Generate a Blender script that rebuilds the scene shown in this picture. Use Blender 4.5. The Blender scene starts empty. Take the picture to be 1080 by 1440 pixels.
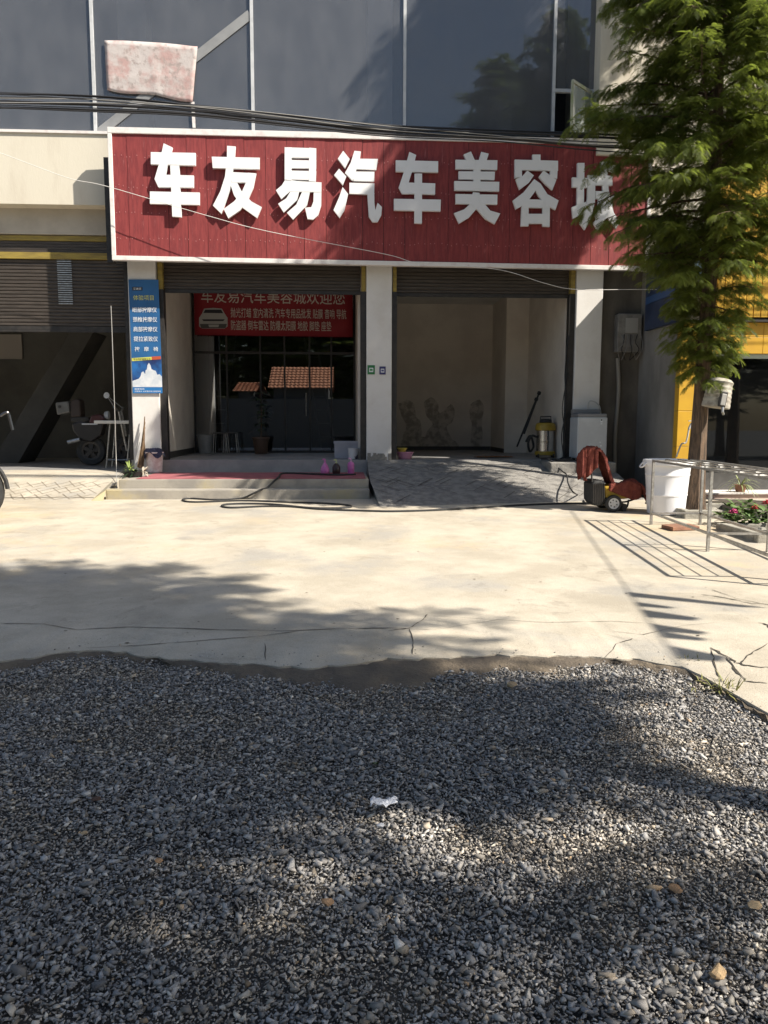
import bpy, bmesh, math, random
import numpy as np
from mathutils import Vector, Matrix
from math import radians, sin, cos, pi, tan, atan2, sqrt, hypot

random.seed(7); RNG = np.random.default_rng(7)
SC = bpy.context.scene
COL = SC.collection

# ------------------------------------------------------------------ camera
PIT, YAW, ROL, HC = radians(6.64), radians(3.0), radians(0.15), 1.45
FPX, PW, PH = 1100.0, 1080.0, 1440.0
CF = Vector((sin(YAW)*cos(PIT), cos(YAW)*cos(PIT), -sin(PIT)))
_rt = Vector((cos(YAW), -sin(YAW), 0)); _up = _rt.cross(CF)
CR = _rt*cos(ROL) + _up*sin(ROL); CU = _up*cos(ROL) - _rt*sin(ROL)
CC = Vector((0, 0, HC))
cam_d = bpy.data.cameras.new("camera"); cam = bpy.data.objects.new("camera", cam_d); COL.objects.link(cam)
m3 = Matrix((CR, CU, -CF)).transposed()
cam.matrix_world = Matrix.Translation(CC) @ m3.to_4x4()
cam_d.sensor_fit = 'VERTICAL'; cam_d.sensor_height = 36.0; cam_d.lens = FPX/PH*36.0
cam_d.clip_start = 0.05; cam_d.clip_end = 2000
SC.camera = cam

# ------------------------------------------------------------------ light
SUN = Vector((-0.90, 0.50, -1.0)).normalized()
w = bpy.data.worlds.new("World"); SC.world = w; w.use_nodes = True
nt = w.node_tree; bg = nt.nodes["Background"]
sky = nt.nodes.new("ShaderNodeTexSky"); sky.sky_type = 'NISHITA'; sky.sun_disc = False
sky.sun_elevation = math.asin(-SUN.z); sky.sun_rotation = atan2(-SUN.x, -SUN.y)
sky.air_density = 1.2; sky.dust_density = 1.5; sky.ozone_density = 1.0
nt.links.new(sky.outputs[0], bg.inputs[0]); bg.inputs[1].default_value = 0.068
sl = bpy.data.lights.new("sun", 'SUN'); so = bpy.data.objects.new("sun", sl); COL.objects.link(so)
sl.energy = 5.0; sl.angle = radians(0.53); sl.color = (1.0, 0.93, 0.82)
so.rotation_euler = SUN.to_track_quat('-Z', 'Y').to_euler(); so.location = (20, -12, 25)
vs = SC.view_settings; vs.view_transform = 'Standard'; vs.look = 'None'; vs.gamma = 1; vs.use_curve_mapping = False
vs.exposure = 0.88

# ------------------------------------------------------------------ pixel -> place helpers (authoring only)
SLOPE = 0.02
def ray(px, py): return CF + CR*((px-PW/2)/FPX) + CU*((PH/2-py)/FPX)
def at(px, py, y): d = ray(px, py); return CC + d*(y/d.y)
def gp(px, py, dz=0.0): d = ray(px, py); p = CC + d*((HC-dz)/(SLOPE*d.y-d.z)); return p
def zp(px, py, z): d = ray(px, py); return CC + d*((z-HC)/d.z)
def g(y): return SLOPE*y

# ------------------------------------------------------------------ mesh helpers
class MB:
    def __init__(s, M=None): s.v = []; s.f = []; s.M = M
    def add(s, vs_, fs_):
        n = len(s.v)
        for p in vs_:
            p = Vector(p); s.v.append(tuple(s.M @ p) if s.M else tuple(p))
        s.f += [tuple(i+n for i in f) for f in fs_]; return s
    def box(s, x0, x1, y0, y1, z0, z1):
        return s.add([(x0,y0,z0),(x1,y0,z0),(x1,y1,z0),(x0,y1,z0),(x0,y0,z1),(x1,y0,z1),(x1,y1,z1),(x0,y1,z1)],
              [(0,3,2,1),(4,5,6,7),(0,1,5,4),(1,2,6,5),(2,3,7,6),(3,0,4,7)])
    def prism(s, poly, off):
        n = len(poly); off = Vector(off); a = [Vector(p) for p in poly]
        # make the front face (poly) look away from off
        nm = Vector((0,0,0))
        for i in range(n): nm += a[i].cross(a[(i+1) % n])
        if nm.dot(off) > 0: a = a[::-1]
        b = [p+off for p in a]
        return s.add(a+b, [tuple(range(n)), tuple(range(2*n-1, n-1, -1))] + [(i, i+n, (i+1) % n+n, (i+1) % n) for i in range(n)])
    def tube(s, pts, r, n=6, cap=True):
        pts = [Vector(p) for p in pts]; m = len(pts); vs_ = []; fs_ = []
        rr = r if isinstance(r, (list, tuple)) else [r]*m
        prev = None
        for i, p in enumerate(pts):
            t = (pts[min(i+1, m-1)]-pts[max(i-1, 0)])
            t = t.normalized() if t.length > 1e-9 else Vector((0,0,1))
            if prev is None:
                u = t.cross(Vector((0,0,1)) if abs(t.z) < .9 else Vector((1,0,0))).normalized()
            else:
                u = (prev - t*prev.dot(t)); u = u.normalized() if u.length > 1e-6 else t.orthogonal().normalized()
            prev = u; w_ = t.cross(u)
            for k in range(n):
                a = 2*pi*k/n; vs_.append(p + (u*cos(a)+w_*sin(a))*rr[i])
        for i in range(m-1):
            for k in range(n):
                k2 = (k+1) % n; fs_.append((i*n+k, i*n+k2, (i+1)*n+k2, (i+1)*n+k))
        if cap: fs_ += [tuple(range(n-1, -1, -1)), tuple(range((m-1)*n, m*n))]
        return s.add(vs_, fs_)
    def bar(s, p0, p1, w_, h_, up=(0,0,1)):
        p0 = Vector(p0); p1 = Vector(p1); t = (p1-p0).normalized(); up = Vector(up)
        if abs(t.dot(up)) > .95: up = Vector((0,1,0))
        a = t.cross(up).normalized()*(w_/2); b = a.cross(t).normalized()*(h_/2)
        q = [p0-a-b, p0+a-b, p0+a+b, p0-a+b]; r_ = [x+(p1-p0) for x in q]
        return s.add(q+r_, [(0,3,2,1),(4,5,6,7),(0,1,5,4),(1,2,6,5),(2,3,7,6),(3,0,4,7)])
    def lathe(s, prof, c=(0,0,0), n=20, ax=None):
        vs_ = []; fs_ = []; m = len(prof)
        R = Vector((0,0,1)).rotation_difference(Vector(ax)).to_matrix() if ax is not None else None
        for (r, z) in prof:
            for k in range(n):
                a = 2*pi*k/n; p = Vector((r*cos(a), r*sin(a), z))
                vs_.append((R @ p if R else p) + Vector(c))
        for i in range(m-1):
            for k in range(n):
                k2 = (k+1) % n; fs_.append((i*n+k, i*n+k2, (i+1)*n+k2, (i+1)*n+k))
        if prof[0] == prof[-1]: return s.add(vs_, fs_)
        if prof[0][0] > 1e-5: fs_.append(tuple(range(n-1, -1, -1)))
        if prof[-1][0] > 1e-5: fs_.append(tuple(range((m-1)*n, m*n)))
        return s.add(vs_, fs_)
    def sheet(s, rows):
        m = len(rows); n = len(rows[0])
        return s.add([p for r in rows for p in r], [(i*n+j, i*n+j+1, (i+1)*n+j+1, (i+1)*n+j) for i in range(m-1) for j in range(n-1)])
    def build(s, name, mat, parent=None, smooth=False, bevel=0.0, solid=0.0, tag=None):
        o0 = ORG.get(parent.name, Vector((0,0,0))) if parent else Vector((0,0,0))
        me = bpy.data.meshes.new(name)
        me.from_pydata([tuple(Vector(p)-o0) for p in s.v], [], s.f); me.update()
        if smooth:
            me.polygons.foreach_set('use_smooth', [True]*len(me.polygons))
        o = bpy.data.objects.new(name, me); COL.objects.link(o)
        if mat: me.materials.append(mat)
        if parent: o.parent = parent; ORG[o.name] = o0
        if solid: md = o.modifiers.new('solid', 'SOLIDIFY'); md.thickness = solid; md.offset = 0
        if bevel: md = o.modifiers.new('bevel', 'BEVEL'); md.width = bevel; md.segments = 2; md.limit_method = 'ANGLE'; md.angle_limit = radians(40)
        if smooth and bevel == 0 and hasattr(me, 'set_sharp_from_angle'): me.set_sharp_from_angle(angle=radians(42))
        if tag: setp(o, *tag)
        return o
ORG = {}
def setp(o, label=None, cat=None, group=None, kind=None):
    if label: o['label'] = label
    if cat: o['category'] = cat
    if group: o['group'] = group
    if kind: o['kind'] = kind
    return o
def thing(name, label, cat, loc, group=None):
    o = bpy.data.objects.new(name, None); COL.objects.link(o); o.empty_display_size = .1
    o.location = loc; ORG[o.name] = Vector(loc); return setp(o, label, cat, group)
def frame(loc, rz=0, rx=0, ry=0):
    return Matrix.Translation(loc) @ Matrix.Rotation(rz, 4, 'Z') @ Matrix.Rotation(ry, 4, 'Y') @ Matrix.Rotation(rx, 4, 'X')
def smoothpath(pts, k=6):
    pts = [Vector(p) for p in pts]; out = []
    for i in range(len(pts)-1):
        p0 = pts[max(i-1, 0)]; p1 = pts[i]; p2 = pts[i+1]; p3 = pts[min(i+2, len(pts)-1)]
        for j in range(k):
            t = j/k
            out.append(.5*((2*p1)+(p2-p0)*t+(2*p0-5*p1+4*p2-p3)*t*t+(3*p1-p0-3*p2+p3)*t**3))
    return out+[pts[-1]]

# ------------------------------------------------------------------ materials
MATS = {}
def mat(name, col, rough=.7, col2=None, scale=6.0, detail=6.0, stretch=(1,1,1), bump=0.0, bscale=None, metal=0.0, spec=.5,
        lo=.35, hi=.65, col3=None, scale3=1.2, lo3=.5, hi3=.7, rvar=0.0, sub=None, emis=None, trans=0, attr=None, coat=0, bdist=.02, col4=None, scale4=.4, grit=0):
    if name in MATS: return MATS[name]
    m = bpy.data.materials.new(name); m.use_nodes = True; t = m.node_tree; b = t.nodes["Principled BSDF"]; N = t.nodes; L = t.links
    b.inputs['Base Color'].default_value = (*col, 1); b.inputs['Roughness'].default_value = rough
    b.inputs['Metallic'].default_value = metal; b.inputs['Specular IOR Level'].default_value = spec
    if coat: b.inputs['Coat Weight'].default_value = coat
    geo = N.new('ShaderNodeNewGeometry'); mp = N.new('ShaderNodeMapping'); mp.inputs['Scale'].default_value = stretch
    L.new(geo.outputs['Position'], mp.inputs['Vector'])
    cur = None
    def noise(sc, det, rgh=.6):
        n = N.new('ShaderNodeTexNoise'); n.inputs['Scale'].default_value = sc; n.inputs['Detail'].default_value = det; n.inputs['Roughness'].default_value = rgh
        L.new(mp.outputs[0], n.inputs['Vector']); return n
    def ramp(src, a, b_):
        r = N.new('ShaderNodeMapRange'); r.inputs[1].default_value = a; r.inputs[2].default_value = b_; L.new(src, r.inputs[0]); r.interpolation_type = 'SMOOTHSTEP'; return r
    def mix(fac, A, B):
        x = N.new('ShaderNodeMix'); x.data_type = 'RGBA'; L.new(fac, x.inputs[0])
        if isinstance(A, tuple): x.inputs[6].default_value = (*A, 1)
        else: L.new(A, x.inputs[6])
        if isinstance(B, tuple): x.inputs[7].default_value = (*B, 1)
        else: L.new(B, x.inputs[7])
        return x.outputs[2]
    if col2:
        n1 = noise(scale, detail); cur = mix(ramp(n1.outputs[0], lo, hi).outputs[0], col, col2)
        if rvar:
            rr = N.new('ShaderNodeMapRange'); rr.inputs[3].default_value = rough-rvar; rr.inputs[4].default_value = min(1, rough+rvar); L.new(n1.outputs[0], rr.inputs[0]); L.new(rr.outputs[0], b.inputs['Roughness'])
    if col3:
        n3 = noise(scale3, 5); cur = mix(ramp(n3.outputs[0], lo3, hi3).outputs[0], cur if cur else col, col3)
    if col4:
        n4 = noise(scale4, 7, .7); cur = mix(ramp(n4.outputs[0], .52, .68).outputs[0], cur, col4)
    if grit:
        n5 = noise(140, 3, .8); r5 = ramp(n5.outputs[0], .30, .75); r5.inputs[3].default_value = 1-grit; r5.inputs[4].default_value = 1+grit
        x5 = N.new('ShaderNodeMix'); x5.data_type = 'RGBA'; x5.blend_type = 'MULTIPLY'; x5.inputs[0].default_value = 1; L.new(cur, x5.inputs[6]); L.new(r5.outputs[0], x5.inputs[7]); cur = x5.outputs[2]
        n6 = noise(28, 8, .8); r6 = ramp(n6.outputs[0], .62, .74); r6.inputs[3].default_value = 1; r6.inputs[4].default_value = .72
        x6 = N.new('ShaderNodeMix'); x6.data_type = 'RGBA'; x6.blend_type = 'MULTIPLY'; x6.inputs[0].default_value = 1; L.new(cur, x6.inputs[6]); L.new(r6.outputs[0], x6.inputs[7]); cur = x6.outputs[2]
        for sc7, a7, b7, d7 in ((2.3,.57,.64,.84), (5.5,.60,.68,.80), (.55,.50,.62,.90)):
            n7 = noise(sc7, 10, .75); n7.inputs['Distortion'].default_value = .6; r7 = ramp(n7.outputs[0], a7, b7); r7.inputs[3].default_value = 1; r7.inputs[4].default_value = d7
            x7 = N.new('ShaderNodeMix'); x7.data_type = 'RGBA'; x7.blend_type = 'MULTIPLY'; x7.inputs[0].default_value = 1; L.new(cur, x7.inputs[6]); L.new(r7.outputs[0], x7.inputs[7]); cur = x7.outputs[2]
    if attr:
        a = N.new('ShaderNodeAttribute'); a.attribute_name = attr
        x = N.new('ShaderNodeMix'); x.data_type = 'RGBA'; x.blend_type = 'MULTIPLY'; x.inputs[0].default_value = 1
        if cur: L.new(cur, x.inputs[6])
        else: x.inputs[6].default_value = (*col, 1)
        L.new(a.outputs['Color'], x.inputs[7]); cur = x.outputs[2]
    if cur: L.new(cur, b.inputs['Base Color'])
    if bump:
        nb = noise(bscale or scale*4, 6, .65); bp = N.new('ShaderNodeBump'); bp.inputs['Strength'].default_value = bump; bp.inputs['Distance'].default_value = bdist
        L.new(nb.outputs[0], bp.inputs['Height']); L.new(bp.outputs[0], b.inputs['Normal'])
    if emis: b.inputs['Emission Color'].default_value = (*col, 1); b.inputs['Emission Strength'].default_value = emis
    if trans:
        tr = N.new('ShaderNodeBsdfTranslucent'); tr.inputs[0].default_value = (*sub, 1); ms = N.new('ShaderNodeMixShader'); ms.inputs[0].default_value = trans
        L.new(b.outputs[0], ms.inputs[1]); L.new(tr.outputs[0], ms.inputs[2]); L.new(ms.outputs[0], N['Material Output'].inputs['Surface'])
    MATS[name] = m; return m
def glassmat(name, refl=.25, tint=(.5,.55,.6), dust=.25, dustcol=(.35,.38,.42), rough=.02, seed=0.0):
    m = bpy.data.materials.new(name); m.use_nodes = True; t = m.node_tree; N = t.nodes; L = t.links
    for n in list(N):
        if n.type == 'BSDF_PRINCIPLED': N.remove(n)
    tr = N.new('ShaderNodeBsdfTransparent'); tr.inputs[0].default_value = (*tint, 1)
    gl = N.new('ShaderNodeBsdfGlossy'); gl.inputs['Roughness'].default_value = rough; gl.inputs[0].default_value = (.9,.95,1,1)
    df = N.new('ShaderNodeBsdfDiffuse'); df.inputs[0].default_value = (*dustcol, 1)
    lw = N.new('ShaderNodeLayerWeight'); lw.inputs[0].default_value = .35
    mr = N.new('ShaderNodeMapRange'); mr.inputs[3].default_value = refl; mr.inputs[4].default_value = 1.0; L.new(lw.outputs['Fresnel'], mr.inputs[0])
    m1 = N.new('ShaderNodeMixShader'); L.new(mr.outputs[0], m1.inputs[0]); L.new(tr.outputs[0], m1.inputs[1]); L.new(gl.outputs[0], m1.inputs[2])
    geo = N.new('ShaderNodeNewGeometry'); mp = N.new('ShaderNodeMapping'); mp.inputs['Scale'].default_value = (1,1,.5); L.new(geo.outputs['Position'], mp.inputs[0])
    no = N.new('ShaderNodeTexNoise'); no.inputs['Scale'].default_value = 3.0; no.inputs['Detail'].default_value = 7; L.new(mp.outputs[0], no.inputs['Vector'])
    r2 = N.new('ShaderNodeMapRange'); r2.inputs[1].default_value = .3; r2.inputs[2].default_value = .75; r2.inputs[3].default_value = dust*.8; r2.inputs[4].default_value = dust*1.2; L.new(no.outputs[0], r2.inputs[0])
    m2 = N.new('ShaderNodeMixShader'); L.new(r2.outputs[0], m2.inputs[0]); L.new(m1.outputs[0], m2.inputs[1]); L.new(df.outputs[0], m2.inputs[2])
    L.new(m2.outputs[0], N['Material Output'].inputs['Surface']); return m

M_conc = mat('apron_concrete', (.51,.455,.365), .85, (.40,.355,.28), 1.9, 11, lo=.35, hi=.65, col3=(.37,.345,.30), scale3=.9, lo3=.50, hi3=.66, col4=(.50,.40,.265), scale4=.35, bump=.35, bscale=70, bdist=.012, grit=.16)
M_step = mat('step_concrete', (.36,.33,.28), .85, (.27,.25,.22), 3, 8, col3=(.40,.34,.20), scale3=1.3, lo3=.5, hi3=.7, bump=.3, bscale=40)
M_ramp = mat('ramp_concrete', (.28,.265,.24), .9, (.18,.17,.158), 7, 9, bump=.7, bscale=26, bdist=.03)
M_crack = mat('crack_soil', (.035,.03,.024), .95, (.07,.06,.045), 20)
M_dirt = mat('dirt', (.17,.135,.095), .95, (.11,.09,.07), 5, 9, bump=.8, bscale=40)
M_soil = mat('dark_soil', (.05,.042,.032), .95, (.085,.07,.05), 14, 8, bump=.8, bscale=40)
M_plaster = mat('column_plaster', (.72,.70,.67), .8, (.64,.61,.57), 2.5, 8, lo=.4, hi=.75, bump=.12, bscale=30, col3=(.60,.55,.47), scale3=1.1, lo3=.6, hi3=.8)
M_cream = mat('cream_render', (.66,.61,.50), .85, (.56,.50,.40), 1.6, 9, stretch=(1.6,1,.45), lo=.42, hi=.72, bump=.12, bscale=30)
M_tan = mat('tan_render', (.50,.46,.39), .85, (.42,.38,.32), 2.0, 8, bump=.1, bscale=30)
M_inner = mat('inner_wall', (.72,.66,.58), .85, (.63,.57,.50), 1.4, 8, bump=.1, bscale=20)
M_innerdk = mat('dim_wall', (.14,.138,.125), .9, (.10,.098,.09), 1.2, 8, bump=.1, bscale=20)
M_floor = mat('shop_floor', (.32,.31,.30), .4, (.25,.245,.24), 3, 8, rvar=.12)
M_ceil = mat('ceiling_plaster', (.66,.64,.60), .9, (.58,.56,.52), 2)
M_black = mat('black_steel', (.018,.017,.016), .55, (.035,.03,.027), 9)
M_darkmetal = mat('dark_shutter', (.085,.07,.058), .5, (.055,.045,.038), 7, 7, stretch=(.5,1,6), metal=.25)
M_yellowst = mat('yellow_shutter', (.34,.25,.05), .6, (.22,.16,.04), 6, 7, stretch=(.5,1,3))
M_alu = mat('grey_aluminium', (.58,.59,.60), .45, (.48,.49,.50), 8, metal=.0)
M_steel = mat('galvanised_steel', (.50,.50,.49), .42, (.34,.33,.31), 22, 7, metal=.75, rvar=.12)
M_red = mat('red_sign_paint', (.26,.048,.047), .6, (.17,.028,.031), 5, 9, stretch=(5,1,.6), lo=.35, hi=.7, col3=(.40,.13,.12), scale3=5, lo3=.58, hi3=.8, bump=.2, bscale=30, spec=.3)
M_white = mat('white_letter', (.80,.80,.80), .5, (.72,.72,.71), 5, 8, lo=.5, hi=.8)
M_frame = mat('white_frame', (.74,.71,.68), .6, (.62,.55,.53), 7, 8, lo=.45, hi=.75)
M_plastic_w = mat('white_plastic', (.78,.78,.80), .38, (.70,.70,.71), 6, 7, lo=.5, hi=.8)
M_rubber = mat('black_rubber', (.018,.018,.018), .7, (.03,.03,.03), 30, bump=.2, bscale=80)
M_cable = mat('cable_black', (.02,.02,.022), .6)
M_bark = mat('bark', (.19,.125,.08), .95, (.085,.06,.042), 9, 9, stretch=(3,3,.5), lo=.38, hi=.62, bump=.9, bscale=30, bdist=.03)
M_leaf = mat('tree_leaf', (.085,.118,.034), .5, (.06,.088,.026), 2.5, 4, trans=.42, sub=(.28,.35,.055), attr='tint', spec=.35)
M_yel = mat('yellow_panel', (.62,.36,.025), .5, (.55,.31,.022), 3, 7, rvar=.1)
M_glow = mat('dark_glass', (.012,.013,.014), .08, spec=.6)

# ================================================================== SETTING
gm = MB(); xs = np.concatenate([np.linspace(-150,-12,12), np.linspace(-10,12,23), np.linspace(15,150,12)]); ys = np.concatenate([np.linspace(-150,-20,10), np.linspace(-15,16,32), np.linspace(20,150,10)])
gm.sheet([[(x, y, g(min(max(y,-20),14))-.16) for x in xs] for y in ys])
gm.build('ground', mat('far_ground', (.16,.15,.135), .95, (.10,.095,.088), 3, 9, bump=.5, bscale=30), tag=(None,None,None,'structure'))

# gravel boundary (apron's broken front edge), left to right
EDGE = [Vector((-14,4.6,0)),Vector((-6,4.7,0))]+[gp(*p) for p in [(-420,960),(-250,948),(-120,940),(0,928),(40,925),(75,918),(120,912),(160,915),(215,922),(270,928),(330,931),(400,936),(450,937),(500,933),(530,926),(545,924),(590,926),(640,922),(700,920),(760,921),(830,922),(900,926),(925,932),(960,938),(985,948),(1015,965),(1042,985),(1060,1005),(1090,1030),(1200,1090)]]+[Vector((3.2,2.4,0)),Vector((6,2.2,0)),Vector((14,2.0,0))]
for i in range(1, len(EDGE)):
    EDGE[i].x = max(EDGE[i].x, EDGE[i-1].x+.025)
ep = []
for i in range(len(EDGE)-1):
    a, b = EDGE[i], EDGE[i+1]; k = max(2, int((b-a).length/(.035 if abs(a.x) < 3.3 and abs(b.x) < 3.3 else .5)))
    for j in range(k):
        t = j/k; p = a.lerp(b, t); ep.append(Vector((p.x, p.y+.010*sin(p.x*31+1)*sin(p.x*7)+.007*sin(p.x*57)+.02*sin(p.x*9)*sin(p.x*23)+random.gauss(0,.002), 0)))
ep.append(EDGE[-1])
def edge_y(x):
    return float(np.interp(x, [p.x for p in ep], [p.y for p in ep]))
# apron slab as strips from the broken edge to the building
am = MB(); NX = len(ep); rows = []
for p in ep: p.z = g(p.y)
def colpts(p):
    y1 = 14.0; out = [Vector((p.x, p.y, g(p.y)-.06)), Vector((p.x, p.y+.002, g(p.y)-.006)), Vector((p.x, p.y+.012, g(p.y)))]
    for k in range(1, 9):
        t = k/8; y = p.y+.012+(y1-p.y)*t; out.append(Vector((p.x, y, g(y))))
    return out
am.sheet([list(r) for r in zip(*[colpts(p) for p in ep])])
apron = am.build('pavement', M_conc, smooth=True, tag=(None,None,None,'structure'))

def strip(mb, px, wpx, jit=.5, dz=.004, ground=gp, n=5):
    """irregular flat ribbon along ground polyline"""
    pts = []
    for i in range(len(px)-1):
        a = ground(*px[i]); b = ground(*px[i+1])
        for j in range(n): pts.append(a.lerp(b, j/n))
    pts.append(ground(*px[-1])); m = len(pts); vs_ = []
    for i, p in enumerate(pts):
        t = pts[min(i+1,m-1)]-pts[max(i-1,0)]; t.z = 0; t.normalize(); nrm = Vector((-t.y, t.x, 0))
        wd = wpx*(.25+random.random()*jit*2)*(1 if 0 < i < m-1 else .2); q = p+nrm*random.gauss(0, wpx*.8)
        for sg in (-1, 1):
            r_ = q+nrm*wd*sg; vs_.append((r_.x, r_.y, g(r_.y)+dz))
    mb.add(vs_, [(2*i, 2*i+1, 2*i+3, 2*i+2) for i in range(m-1)])
for pl, wd in [([(0,877),(60,878),(110,886),(180,882),(290,885),(400,888),(500,884),(560,884),(610,886)], .007), ([(610,886),(700,872),(770,876),(860,874),(930,878)], .004),
            ([(120,912),(200,908),(300,900),(370,895),(420,888)], .006), ([(545,888),(575,884),(595,872),(600,864)], .007), ([(575,884),(582,905),(580,921)], .005), ([(372,905),(374,930)], .005),
            ([(0,876),(-80,872),(-200,878)], .006), ([(985,836),(1020,841),(1050,848),(1090,852)], .012), ([(1000,829),(1035,842),(1075,850)], .006),
            ([(1000,911),(1022,925),(1040,934),(1062,938),(1100,940)], .013), ([(1022,925),(1036,945),(1050,958),(1080,962)], .012), ([(1040,934),(1056,920),(1080,906)], .008), ([(1070,876),(1085,883),(1120,890)], .02),
            ([(860,888),(905,893),(960,880),(1010,876)], .004), ([(600,866),(700,872)], .003), ([(850,926),(868,906),(890,898)], .005), ([(925,834),(985,836)], .003), ([(1015,960),(1005,935),(1000,911)], .007),
            ([(962,730),(1000,742),(1080,756)], .005), ([(880,741),(960,748),(1080,760)], .004)]:
    k = MB(); strip(k, pl, wd*.65); k.build('crack', M_crack, apron)
# pale tyre arcs and wash marks are left to the concrete's own mottling
pt = MB()
for k in range(45):
    x = random.uniform(60,1000); y = random.uniform(735,915); p = gp(x, y); r = random.uniform(.004,.012)
    pt.add([(p.x+r*cos(a)*random.uniform(.6,1.6), p.y+r*sin(a)*random.uniform(.5,1.2), g(p.y)+.004) for a in np.linspace(0, 5.2, 6)], [(0,1,2,3,4,5)])
setp(pt.build('speck', M_crack, apron), kind='stuff')

# gravel bed base + dirt margin
gb = MB(); gx = np.linspace(-5,5,60); gy = np.linspace(-3,5.4,50)
gb.sheet([[(x, y, g(y)-.052+.012*sin(x*2.1+y)*sin(y*1.7)) for x in gx] for y in gy])
gb.build('gravel_bed', mat('gravel_fines', (.075,.07,.066), .95, (.15,.125,.095), 1.6, 9, lo=.45, hi=.75, bump=1.0, bscale=90, bdist=.02), tag=(None,None,None,'structure'))
dm = MB(); ds = []
for p_ in [p for p in ep if -3.4 < p.x < 3.1]:
    x, e = p_.x, p_.y; wd = (.17+.09*sin(x*2.3+1)+.05*sin(x*7)+.03*sin(x*19))*(1 if -.6 < x < 2.2 else .55); rn = lambda a: random.gauss(0, a)
    ds.append([Vector((x, e+.02, g(e)-.03)), Vector((x+rn(.004), e-.004, g(e)-.013+rn(.003))), Vector((x+rn(.006), e-.3*wd, g(e)-.014+rn(.004))), Vector((x+rn(.008), e-wd*.65, g(e)-.022+rn(.004))), Vector((x+rn(.008), e-wd*.95, g(e)-.034+rn(.004))), Vector((x, e-wd*1.3, g(e)-.065))])
dm.sheet([list(r) for r in zip(*ds)]); dm.build('dirt_margin', M_dirt, smooth=True, tag=(None,None,None,'structure'))

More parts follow.
